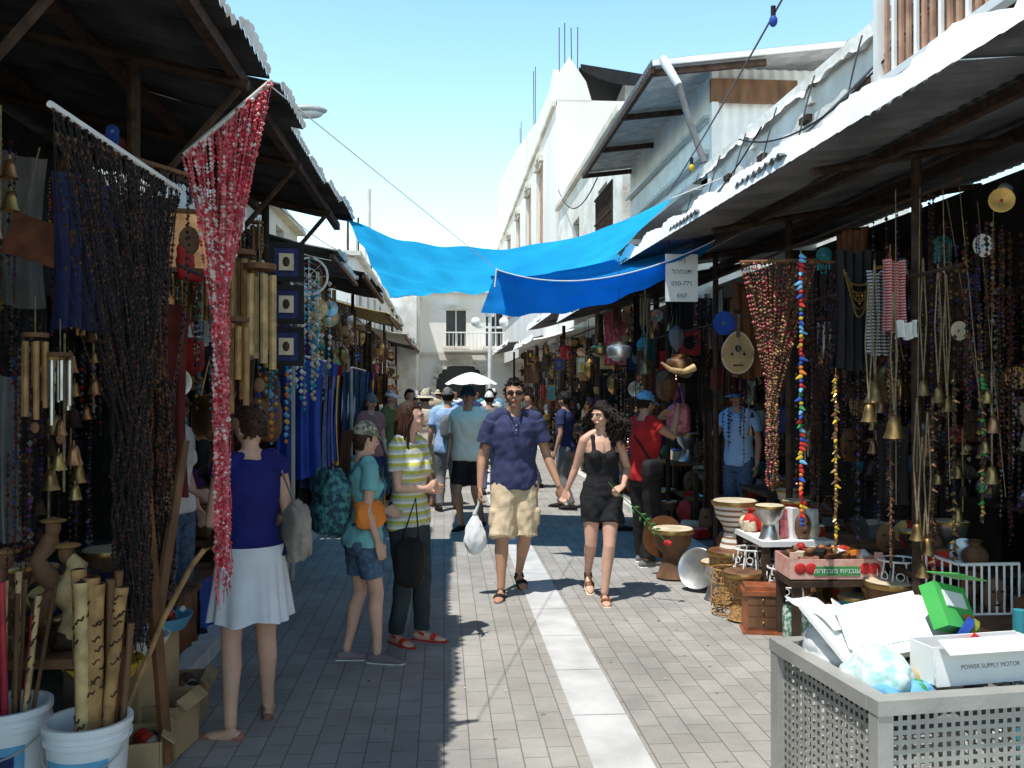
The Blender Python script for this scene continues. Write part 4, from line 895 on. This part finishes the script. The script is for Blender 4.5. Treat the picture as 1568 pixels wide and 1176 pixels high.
def tee(g): g.box((-1.92,4.5,2.45),(.28,.015,.20),M('branded_leather',(.16,.05,.02),.6,0,.3,scale=12),rz=.2,ry=.3); g.tube([(-2.0,4.5,2.55),(-1.92,4.5,2.9)],.004,rope,4)
top('leather_sign',tee)
def redpole(g): g.tube([(-1.30,4.2,.6),(-1.24,4.5,1.5)],[.03,.022],wood,8); g.tube([(-1.22,4.15,.1),(-1.30,4.1,1.3)],[.028,.03],leather,8)
top('didgeridoo',redpole)
def bobb(x,y,z,L,mats,nm,r=.022):
    g=MB(); g.tube([(x,y,z),(x,y,z-L)],.004,rope,5); n=int(L/(r*1.5))
    for i in range(n):
        a=R.uniform(0,6.28); zz=z-.05-i*(L-.05)/n; m=R.choice(mats); q=r*R.uniform(.4,1.1)
        g.tube([(x,y,zz),(x+q*2*math.cos(a),y+q*2*math.sin(a),zz-.015)],[r*.8,r*.25],m,6,rnd=True)
    g.obj(nm)
bobb(2.22,5.55,2.63,1.75,[red,yellow,blue,orange,green,red,lblue],'pompom_garland',.019); bobb(2.42,5.5,1.88,1.15,[brass,leather,wood,brass,yellow],'bell_garland',.016)
bobb(2.62,5.2,2.6,1.9,[leather,woodd,wood],'bell_garland',.012); bobb(2.95,5.1,1.85,1.1,[wood,black,brass],'seed_pod_garland',.016); bobb(2.74,4.95,1.7,1.0,[brown,iron,copper],'seed_pod_garland',.014); bobb(3.0,4.9,1.9,.9,[green,brass,brown,woodd],'seed_pod_garland',.016)
curtain('bamboo_bead_curtain',(1.98,6.0,2.60),(2.52,6.0,2.62),(2.20,6.0,1.75),(2.20,6.0,1.15),[leather,wood,rose_,bamboo,woodd,woodd],54,.03,.03,wood,.010,34)
curtain('bead_curtain',(2.55,6.3,2.65),(2.9,6.3,2.65),(2.62,6.3,1.5),(2.62,6.3,1.0),[brown,black,iron,brown],30,.03,.03,wood,.009,30)
bronze=M('aged_bronze',(.26,.17,.07),.45,.85,.4,scale=14)
for x,y,z,s_ in((2.50,5.15,1.80,.13),(2.44,5.1,1.66,.10),(2.54,5.0,1.60,.13),(2.74,5.05,1.80,.09),(2.80,5.0,1.76,.09),(2.85,5.0,1.70,.08),(2.62,4.9,1.0,.09),(2.68,4.9,.92,.09),(2.66,4.92,.78,.08),(2.05,9.2,2.02,.12)):
    def f(g):
        bell(g,(x,y,z),s_,bronze)
        for q in(-.02,.02): g.tube([(x,y,z+s_*.2),(x+q,y,z+.35),(x,y,min(z+.7,2.85))],.0045,rope,5)
    top('brass_bell',f)
def oud(g):
    c=V((2.62,8.0,2.06))
    g.lathe([(0,.0),(.12,.0),(.15,-.02),(.12,-.1),(0,-.14)],wood,TR(c.x,c.y,c.z,rx=pi/2)@Matrix.Diagonal((1,1.25,1,1)),24)
    T=TR(c.x,c.y-.003,c.z)
    vs=[(0,0,0)]; n=36
    for i in range(n):
        a=2*pi*i/n; x=.145*math.sin(a)*(1-.28*max(0,math.cos(a))); z=.17*math.cos(a)+(.03 if math.cos(a)>0 else 0); vs.append((x,0,z))
    fm=M('spruce_soundboard',(.46,.31,.15),.5); g.add(vs,[(0,1+i,1+(i+1)%n) for i in range(n)],fm,T)
    g.tube([tuple(T@V(v)) for v in vs[1:]]+[tuple(T@V(vs[1]))],.007,cream,5)
    for x,z,r_ in((0,.05,.035),(-.055,-.0,.018),(.055,-.0,.018)):
        g.lathe([(0,.0),(r_,.0)],woodd,TR(c.x+x,c.y-.008,c.z+z,rx=pi/2),16); g.tube([(c.x+x+r_*math.cos(a*pi/8),c.y-.01,c.z+z+r_*math.sin(a*pi/8)) for a in range(17)],.003,cream,4)
    g.box((c.x,c.y-.012,c.z-.1),(.09,.012,.014),woodd); g.tube([(c.x,c.y-.012,c.z+.15),(c.x,c.y-.0,c.z+.36)],[(.018,.01),(.014,.008)],woodd,8,ref=(1,0,0)); g.tube([(c.x,c.y,c.z+.36),(c.x,c.y+.08,c.z+.40)],.013,woodd,6)
    for q in range(5): g.tube([(c.x-.012+q*.006,c.y-.022,c.z-.1),(c.x-.008+q*.004,c.y-.022,c.z+.36)],.0008,cream,3)
    for q in range(4): g.tube([(c.x-.03,c.y+.02*q,c.z+.365+.01*q),(c.x+.03,c.y+.02*q,c.z+.365+.01*q)],.004,black,4)
top('oud',oud)
def keff(g):
    cloth(g,(2.62,5.15,2.5),.17,.42,stripes('red_white_weave',(.45,.04,.05),(.6,.5,.48),60,2,.6),.2,.02); cloth(g,(2.66,5.1,2.14),.15,.10,white,.2,.012); cloth(g,(2.60,5.3,2.45),.14,.5,stripes('black_white_weave',(.05,.05,.05),(.45,.45,.45),50,2,.5),.1,.02)
top('keffiyeh_scarf',keff)
def neckl(g):
    cloth(g,(2.60,5.6,2.62),.28,.75,black,.1,.012)
    for k in range(5):
        w=.10-.012*k; g.tube([(2.60+w*math.cos(a),5.56,2.50-.02*k+(.10+.03*k)*math.sin(a)) for a in[-pi*i/14 for i in range(15)]],.007,brass,6)
    for k in range(7): beads(g,(2.54+.02*k,5.56,2.36),.10-.02*abs(k-3),[brass,yellow],.008)
top('gold_embroidered_dress',neckl)
for p,s_,m in(((1.66,8.6,2.12),.24,silver),((2.25,8.6,2.0),.26,copper),((1.75,10.2,2.2),.2,brass)):
    def f(g): g.lathe([(0,-.45),(.2,-.42),(.45,-.25),(.5,0),(.46,.12),(.3,.2),(.32,.3),(.28,.3),(.26,.2),(.42,.05)],m,TR(*p,s=s_*1.0),22); g.tube([(p[0],p[1],p[2]+.05),(p[0],p[1],3.0)],.003,iron,4)
    top('hanging_brass_lamp',f)
def shofar(g): g.tube([(1.9,7.9,1.98),(1.98,7.9,1.92),(2.1,7.9,1.90),(2.2,7.9,1.94)],[.01,.02,.025,.035],bamboop,10)
top('shofar_horn',shofar)
def disc(x,y,z,r_,m,nm): top(nm,lambda g:plate(g,(x,y,z),r_,m,.1))
disc(2.92,5.0,2.08,.055,cream,'tambourine'); disc(3.0,4.9,2.55,.065,white,'wall_clock'); disc(2.55,8.2,2.35,.11,blue,'painted_plate')
def text(body,size,parent,loc,rot,m,ax='CENTER'):
    c=bpy.data.curves.new('txt','FONT'); c.body=body; c.size=size; c.align_x=ax; c.align_y='CENTER'; c.materials.append(m)
    o=bpy.data.objects.new('lettering',c); scene.collection.objects.link(o); o.parent=parent; o.location=loc; o.rotation_euler=rot
def sign(x,y,z,w,h,lines,col,nm='shop_sign',rz=0):
    e=empty(nm,(x,y,z),rz); g=MB(); g.box((0,0,0),(w,.03,h),white)
    for q in(-1,1): g.tube([(q*w*.4,0,h/2),(q*w*.4,0,h/2+.25)],.006,iron,5)
    g.obj('board',e)
    for i,t in enumerate(lines): text(t,h/len(lines)*.55,e,(0,-.018,h/2-h*(i+.5)/len(lines)),(pi/2,0,0),col)
sign(2.20,8.35,2.78,.30,.44,['\u05d0\u05d9\u05df','\u05dc\u05d4\u05d7\u05e0\u05d5\u05ea','050-771','\u05e9\u05d5\u05e7'],navy)
for p,s_,m,m2 in(((2.38,7.35,.42),.42,stripes('inlaid_drum',(.7,.66,.6),(.25,.14,.08),22,2,.6),cream),((2.32,7.3,.02),.42,wicker,leather),((2.25,6.75,.02),.36,wicker,wood),((2.56,7.5,.11),.5,silver,cream),((2.1,8.3,.02),.45,wood,cream)):
    top('darbuka_drum',lambda g:drum(g,p,s_,m,m2))
def tray(g): g.lathe([(0,0),(.85,0),(1,.08),(.97,.09),(.84,.02),(.0,.02)],silver,TR(2.18,7.75,.20,rz=-.7,rx=1.25,s=.18),32)
top('silver_tray',tray); disc(2.05,8.5,.36,.2,leather,'wicker_tray')
def wbox(g):
    T=TR(2.28,6.45,.0,rz=-.2); mh=M('mahogany',(.30,.09,.035),.4,0,.3,scale=9,spec=.5)
    g.box((0,0,.15),(.25,.20,.26),mh,T=T); g.box((0,0,.295),(.28,.23,.03),mh,T=T); g.box((0,0,.012),(.28,.23,.022),mh,T=T); g.box((0,0,.325),(.24,.19,.03),mh,T=T)
    for z in(.09,.17,.25): g.box((0,-.103,z),(.21,.008,.068),wood,T=T); g.sph((0,-.112,z),.009,brass,8,6,T=T)
top('wooden_jewellery_box',wbox)
def jar(g):
    jm=voro('green_mosaic_glass',(.08,.22,.14),(.30,.42,.34),(.55,.62,.58),40,.2); g.lathe([(0,0),(.10,0),(.11,.02),(.11,.24),(.10,.26),(.10,.27),(.085,.27),(.085,.03),(0,.03)],jm,TR(2.42,6.1,.008),28)
top('mosaic_glass_vase',jar)
def tom():
    e=empty('tomato_crate',(2.58,6.0,.50),-.06); g=MB(); w,l,h=.60,.34,.13; bc=M('crate_board',(.62,.28,.22),.8,0,.15,scale=14,col2=(.70,.45,.38))
    for a in(-1,1): g.box((a*w/2,0,h/2),(.01,l,h),bc); g.box((0,a*(l/2-.005),h/2),(w-.012,.01,h),bc)
    g.box((0,0,.006),(w-.02,l-.02,.01),card)
    g.box((0,-l/2-.003,.055),(w*.5,.004,.06),green)
    for x in(-.24,-.17,.19,.25): g.sph((x,-l/2-.002,.07),(.04,.006,.038),red,14,8)
    for q in(-1,1): g.box((q*(w/2-.02),-l/2+.01,h+.02),(.05,.02,.05),bc)
    g.obj('box',e)
    text('\u05ea\u05d5\u05e8\u05d7\u05d1\u05d5\u05de \u05ea\u05d5\u05d9\u05e0\u05d1\u05d2\u05e2',.045,e,(0,-l/2-.0065,.055),(pi/2,0,0),white)
    g=MB()
    for i in range(36):
        x,y=R.uniform(-.26,.26),R.uniform(-.13,.13)
        if R.random()<.5: g.sph((x,y,.12+R.random()*.05),(R.uniform(.02,.05),R.uniform(.02,.04),R.uniform(.015,.035)),R.choice([red,leather,white,orange,cream,wood]),9,6,e=.8)
        else: g.box((x,y,.12+R.random()*.05),(R.uniform(.04,.1),R.uniform(.03,.08),.03),R.choice([red,white,leather,orange,cream,black]),rz=R.uniform(0,3),rx=R.uniform(-.5,.5))
    g.obj('contents',e)
    g=MB(); table(g,0,0,.62,.36,.49,woodd); o=g.obj('low_table'); o.location=(2.58,6.0,.0)
tom()
def wt(g):
    table(g,2.62,6.95,.55,.7,.62,white)
    for i in range(5): g.box((2.47+.075*i,6.75+.03*(i%2),.62+.11),(.06,.10,.20+.02*(i%3)),[white,pink,white,cream,white][i],rz=.15+.1*i)
    for i in range(20): stand(g,2.4+R.random()*.45,6.65+R.random()*.6,.62,[white,cream,silver,red,cream],.7)
top('display_tables',wt)
def filig(nm,x,y,h,m):
    g=MB()
    for i in range(8):
        a=i*pi/4; g.tube([(x+.09*math.cos(a)*(1+.5*math.sin(t*3.1)),y+.09*math.sin(a)*(1+.5*math.sin(t*3.1)),.02+h*t) for t in[j/8 for j in range(9)]],.006,m,5)
    for t in(.02,.35,.7,1): g.tube([(x+.13*math.cos(a*pi/8),y+.13*math.sin(a*pi/8),.02+h*t) for a in range(17)],.007,m,5)
    for t in(.2,.5,.85):
        for i in range(8):
            a=i*pi/4+pi/8; g.tube([(x+.13*math.cos(a)-.025*math.cos(b*pi/5)*math.sin(a),y+.13*math.sin(a)+.025*math.cos(b*pi/5)*math.cos(a),.02+h*t+.025*math.sin(b*pi/5)) for b in range(11)],.004,m,4)
    g.obj(nm)
filig('wrought_iron_stand',2.36,6.9,.5,white); filig('wrought_iron_stand',2.5,6.55,.42,white); filig('wrought_iron_stand',2.95,5.75,.62,white); filig('wicker_stand',2.2,6.95,.34,bamboo); filig('wrought_iron_stand',2.62,7.7,.7,white)
def rack(g):
    for i in range(9): g.tube([(2.95+.045*i,5.05,.1),(2.95+.045*i,5.05,.74)],.007,white,6)
    for z in(.74,.45,.15): g.tube([(2.95,5.05,z),(3.31,5.05,z)],.010,white,6)
    for i in range(5): g.tube([(2.95,5.05+.09*i,.1),(2.95,5.05+.09*i,.74)],.007,white,6)
    for z in(.74,.45,.15): g.tube([(2.95,5.05,z),(2.95,5.41,z)],.010,white,6)
top('white_metal_rack',rack)
def tealpole(g): g.tube([(2.0,3.05,.0),(2.0,3.05,.98)],.022,teal,10); g.lathe([(.1,0),(.1,.02),(.03,.05)],teal,TR(2.0,3.05,.005),16)
g=MB()
for i in range(90): stand(g,2.62+R.random()*.6,4.9+R.random()*3.8,.1,PAL,R.uniform(.5,1.1))
for i in range(26): stand(g,2.2+R.random()*.35,7.0+R.random()*1.6,.01,[white,silver,cream,brass,wood,copper,white],R.uniform(.5,.9))
g.obj('floor_souvenirs')
g=MB()
for i in range(34): beads(g,(2.6+R.random()*.9,4.6+R.random()*3,R.uniform(1.9,2.8)),R.uniform(.5,1.4),[R.choice(DK2) for _ in range(3)],R.uniform(.008,.018),R.uniform(2,5))
for i in range(8): g.tube([(2.6+.11*i,4.8+R.random()*.6,2.9),(2.6+.11*i,4.8+R.random()*.3,1.0+R.random())],.003,rope,4)
g.obj('bead_strings')
# ------------------------------------------------------------------ litter bin
e=empty('litter_bin',(1.17,2.38,0),math.radians(6)); W,D,Hh=.62,.58,.93
binm=M('bin_steel',(.42,.415,.38),.45,.25,.12,scale=5,bump=.1)
def perf(g,o,u,Wd,z0,z1,m,step=.0265,hole=.014):
    o=V(o);u=V(u);nx=int(Wd/step);nz=int((z1-z0)/step); mg=(Wd-nx*step)/2
    P=lambda a,z:tuple(o+u*a+V((0,0,z)))
    g.add([P(0,z0),P(mg,z0),P(mg,z1),P(0,z1)],[(0,1,2,3)],m); g.add([P(Wd-mg,z0),P(Wd,z0),P(Wd,z1),P(Wd-mg,z1)],[(0,1,2,3)],m)
    for i in range(nx):
        a=mg+i*step; b=a+step; c=(a+b)/2-hole/2; d=c+hole
        for j in range(nz):
            z=z0+j*step; w=z+step; p=(z+w)/2-hole/2; q=p+hole
            vs=[P(a,z),P(b,z),P(b,w),P(a,w),P(c,p),P(d,p),P(d,q),P(c,q)]
            g.add(vs,[(0,1,5,4),(1,2,6,5),(2,3,7,6),(3,0,4,7)],m)
    zt=z0+nz*step; g.add([P(mg,zt),P(Wd-mg,zt),P(Wd-mg,z1),P(mg,z1)],[(0,1,2,3)],m)
g=MB(); perf(g,(.02,0,0),(1,0,0),W-.04,.08,Hh-.05,binm); perf(g,(0,.02,0),(0,1,0),D-.04,.08,Hh-.05,binm); perf(g,(W,.02,0),(0,1,0),D-.04,.08,Hh-.05,binm); perf(g,(.02,D,0),(1,0,0),W-.04,.08,Hh-.05,binm)
g.obj('perforated_panels',e,smooth=False)
g=MB()
for x in(0,W):
    for y in(0,D): g.box((x,y,Hh/2-.02),(.045,.045,Hh-.06),binm)
for y in(0,D): g.box((W/2,y,Hh-.03),(W+.05,.055,.04),binm)
for x in(0,W): g.box((x,D/2,Hh-.03),(.055,D-.055,.04),binm)
for y in(0,D): g.box((W/2,y,.07),(W-.05,.04,.04),binm)
for x in(0,W): g.box((x,D/2,.07),(.04,D-.05,.04),binm)
g.box((W/2,D/2,Hh-.12),(W-.06,D-.06,.02),greycl)
g.obj('frame',e)
def crump(g,c,s,m,seed,k=.2):
    def f(x,y,z):
        q=1+k*noise.noise(V((x*1.3+seed,y*1.3,z*1.3)))+k*.5*abs(noise.noise(V((x*2.6+seed,y*2.6,z*2.6))))+k*.12*abs(noise.noise(V((x*7+seed,y*7,z*7)))); return (x*s[0]*q,y*s[1]*q,z*s[2]*q)
    g.sph(c,1,m,50,34,fn=f)
def sheet(g,c,w,l,m,rz,rx,ry,seed,k=1):
    T=TR(*c,rz=rz,rx=rx,ry=ry)
    g.grid(lambda u,v:T@V(((u-.5)*w,(v-.5)*l,k*(.03*noise.noise(V((u*1.8+seed,v*1.8,0)))+.010*abs(noise.noise(V((u*4,v*4+seed,3))))))),18,14,m)
wb=M('white_bag_plastic',(.78,.79,.80),.35,0,.06,spec=.5,bump=.3,bscale=18)
printed=voro('printed_paper',(.78,.79,.80),(.70,.72,.74),(.50,.60,.66),26,.5)
g=MB()
crump(g,(.16,.42,Hh+.0),(.15,.13,.09),wb,1,.25); crump(g,(.42,.46,Hh+.03),(.15,.11,.10),wb,4,.25)
crump(g,(.11,.20,Hh-.01),(.08,.11,.07),M('aqua_printed_bag',(.35,.62,.58),.4,0,.3,scale=26,col2=(.82,.84,.82)),8,.25)
for i in range(14): crump(g,(R.uniform(.08,.55),R.uniform(.08,.5),Hh-.05),(.06,.06,.04),R.choice([wb,wb,cream,lblue,white,green,card]),i*3.,.3)
T=TR(.41,.16,Hh+.03,rz=.04)
g.box((0,-.055,.0),(.36,.006,.11),white,T=T,rx=-.12); g.box((0,.055,.0),(.36,.006,.11),white,T=T); g.box((0,0,-.052),(.352,.10,.006),white,T=T)
for q in(-1,1): g.box((q*.18,0,0),(.006,.10,.105),white,T=T)
g.box((0,-.085,.062),(.35,.06,.004),white,T=T,rx=.5)
gc=M('green_carton',(.08,.45,.10),.5,0,.1)
T=TR(.45,.34,Hh+.13,rz=.45,rx=-.5,ry=.25); g.box((0,0,0),(.19,.05,.14),gc,T=T); g.box((.0,-.027,.02),(.12,.004,.05),white,T=T); g.box((.05,-.028,-.04),(.06,.005,.03),orange,T=T); g.box((0,-.06,.085),(.18,.10,.003),gc,T=T,rx=.4)
T=TR(.44,.27,Hh+.07,rz=.9,rx=.6); g.box((0,0,0),(.08,.02,.10),blue,T=T); g.box((.06,-.02,0),(.07,.02,.09),M('olive_wrap',(.3,.35,.05),.5),T=T); g.box((-.06,-.03,0),(.05,.02,.07),red,T=T)
# opened white cartons and printed sheets
T=TR(.24,.34,Hh+.08,rz=-.35,rx=.75,ry=-.25); g.box((0,0,0),(.22,.20,.03),white,T=T); g.box((.0,.0,.017),(.16,.13,.003),printed,T=T); g.box((-.12,0,.04),(.004,.18,.09),white,T=T,ry=-.5)
T=TR(.10,.36,Hh+.06,rz=.35,rx=.6,ry=.1); g.box((0,0,0),(.18,.24,.012),white,T=T); g.box((.02,.02,.008),(.10,.10,.003),printed,T=T)
sheet(g,(.10,.46,Hh+.10),.20,.20,white,.5,.4,.2,5,.7); sheet(g,(.50,.50,Hh+.09),.2,.2,wb,.9,.3,.3,11,.8)
g.obj('rubbish',e)
text('POWER SUPPLY MOTOR',.018,e,(.41,.100,Hh+.025),(pi/2-.12,0,.04),greycl)
top('bollard_pipe',tealpole)
# ------------------------------------------------------------------ street lamp, wires, umbrella
def lamp(g):
    g.tube([(-2.2,9.6,0.1),(-2.2,9.6,4.3),(-2.1,9.6,4.48),(-1.9,9.5,4.53),(-1.6,9.4,4.55)],[.06,.045,.035,.03,.03],steel,10)
    g.sph((-1.38,9.3,4.55),(.21,.10,.05),M('lamp_housing',(.45,.45,.43),.4),18,10); g.sph((-1.36,9.3,4.52),(.15,.08,.055),M('lamp_lens',(.72,.72,.68),.2),14,8); g.box((-1.6,9.4,4.56),(.12,.10,.09),steel)
top('street_lamp',lamp)
def cat(g,a,b,s,r=.008,m=black,n=16):
    a=V(a);b=V(b); g.tube([a.lerp(b,i/n)+V((0,0,-s*4*(i/n)*(1-i/n))) for i in range(n+1)],r,m,5)
g=MB()
cat(g,(1.9,4.0,4.2),(2.3,9.3,3.75),.05,.007,greycl); cat(g,(2.82,5.0,4.0),(2.82,11,3.9),.25,.010,greycl); cat(g,(2.80,5.6,3.85),(2.83,8.6,4.15),.2,.008,black); cat(g,(2.84,8,4.1),(2.7,12,3.8),.3)
for k in range(7): cat(g,(2.83,5.2+k*.8,4.15),(2.84,5.5+k*.9,3.5),-.05,.007,greycl)
cat(g,(-3,12,5),(-2.3,25,5.3),.3,.008); cat(g,(3.0,23.9,7),(2.5,14.8,5.2),.5,.012)
g.obj('overhead_cables')
def bulb(x,y,z,m,nm='festoon_bulb'):
    def f(g): g.tube([(x,y,z+.09),(x,y,z+.03)],.016,black,8); g.sph((x,y,z),(.026,.026,.036),m,12,8)
    top(nm,f)
bulb(1.99,5.4,3.98,blue); bulb(2.2,8.0,3.72,yellow)
def umb(g):
    g.tube([(.62,21,0),(.62,21,2.1)],.02,steel,8)
    for i in range(8):
        a0=i*pi/4;a1=a0+pi/4; g.grid(lambda u,v:(.62+.6*v*math.cos(a0+(a1-a0)*u)*(1-.04*math.sin(u*pi)),21+.6*v*math.sin(a0+(a1-a0)*u)*(1-.04*math.sin(u*pi)),2.13-.26*v**1.6-.03*math.sin(u*pi)*v),5,6,white)
top('parasol',umb)
def post(g):
    g.tube([(1.3,26,0),(1.3,26,3.9)],[.07,.05],white,8); g.box((1.3,26,3.5),(.8,.06,.06),white); g.sph((.9,26,3.65),.14,white); g.sph((1.7,26,3.65),.14,white); g.lathe([(.12,0),(.16,.1),(.05,.4)],white,TR(1.3,26,3.8),10)
top('lamp_post',post)
# ------------------------------------------------------------------ light, world, camera
ld=V((.30,.27,-1)).normalized()
s=bpy.data.lights.new('sun','SUN'); s.energy=5; s.angle=math.radians(.5); s.color=(1,.97,.92)
so=bpy.data.objects.new('sun',s); scene.collection.objects.link(so); so.rotation_euler=ld.to_track_quat('-Z','Y').to_euler()
w=bpy.data.worlds.new('World'); scene.world=w; w.use_nodes=True; nt=w.node_tree; N=nt.nodes; Lk=nt.links; bgn=N['Background']; sk=N.new('ShaderNodeTexSky')
sk.sky_type='NISHITA'; sk.sun_disc=False; sk.sun_elevation=math.asin(-ld.z); sk.sun_rotation=math.radians(228); sk.dust_density=1.0; sk.air_density=1.0; sk.ozone_density=1.0
# painted ramp: sky brightened and paled low down, dimmed overhead for deeper shade (same for every ray)
tc=N.new('ShaderNodeTexCoord'); sp=N.new('ShaderNodeSeparateXYZ'); Lk.new(tc.outputs['Generated'],sp.inputs[0])
rp=N.new('ShaderNodeValToRGB'); Lk.new(sp.outputs[2],rp.inputs[0]); el=rp.color_ramp.elements
el[0].position=0.0; el[0].color=(.86,.82,.68,1); el[1].position=.80; el[1].color=(.12,.12,.14,1)
x=el.new(.22); x.color=(.80,.86,.72,1); x=el.new(.40); x.color=(.60,.76,.72,1)
vm=N.new('ShaderNodeVectorMath'); vm.operation='MULTIPLY'; Lk.new(sk.outputs[0],vm.inputs[0]); Lk.new(rp.outputs[0],vm.inputs[1])
v2=N.new('ShaderNodeVectorMath'); v2.operation='SCALE'; v2.inputs['Scale'].default_value=3.1; Lk.new(vm.outputs[0],v2.inputs[0])
Lk.new(v2.outputs[0],bgn.inputs[0]); bgn.inputs[1].default_value=.15
cd=bpy.data.cameras.new('camera'); co=bpy.data.objects.new('camera',cd); scene.collection.objects.link(co)
co.location=(0,0,1.75); co.rotation_euler=(math.radians(90.3),0,math.radians(-4.25)); cd.sensor_width=36; cd.lens=32.14; cd.clip_start=.05; cd.clip_end=2000
scene.camera=co
scene.view_settings.view_transform='Standard'; scene.view_settings.look='None'; scene.view_settings.exposure=0
print('verts',sum(len(o.data.vertices) for o in scene.objects if o.type=='MESH'))
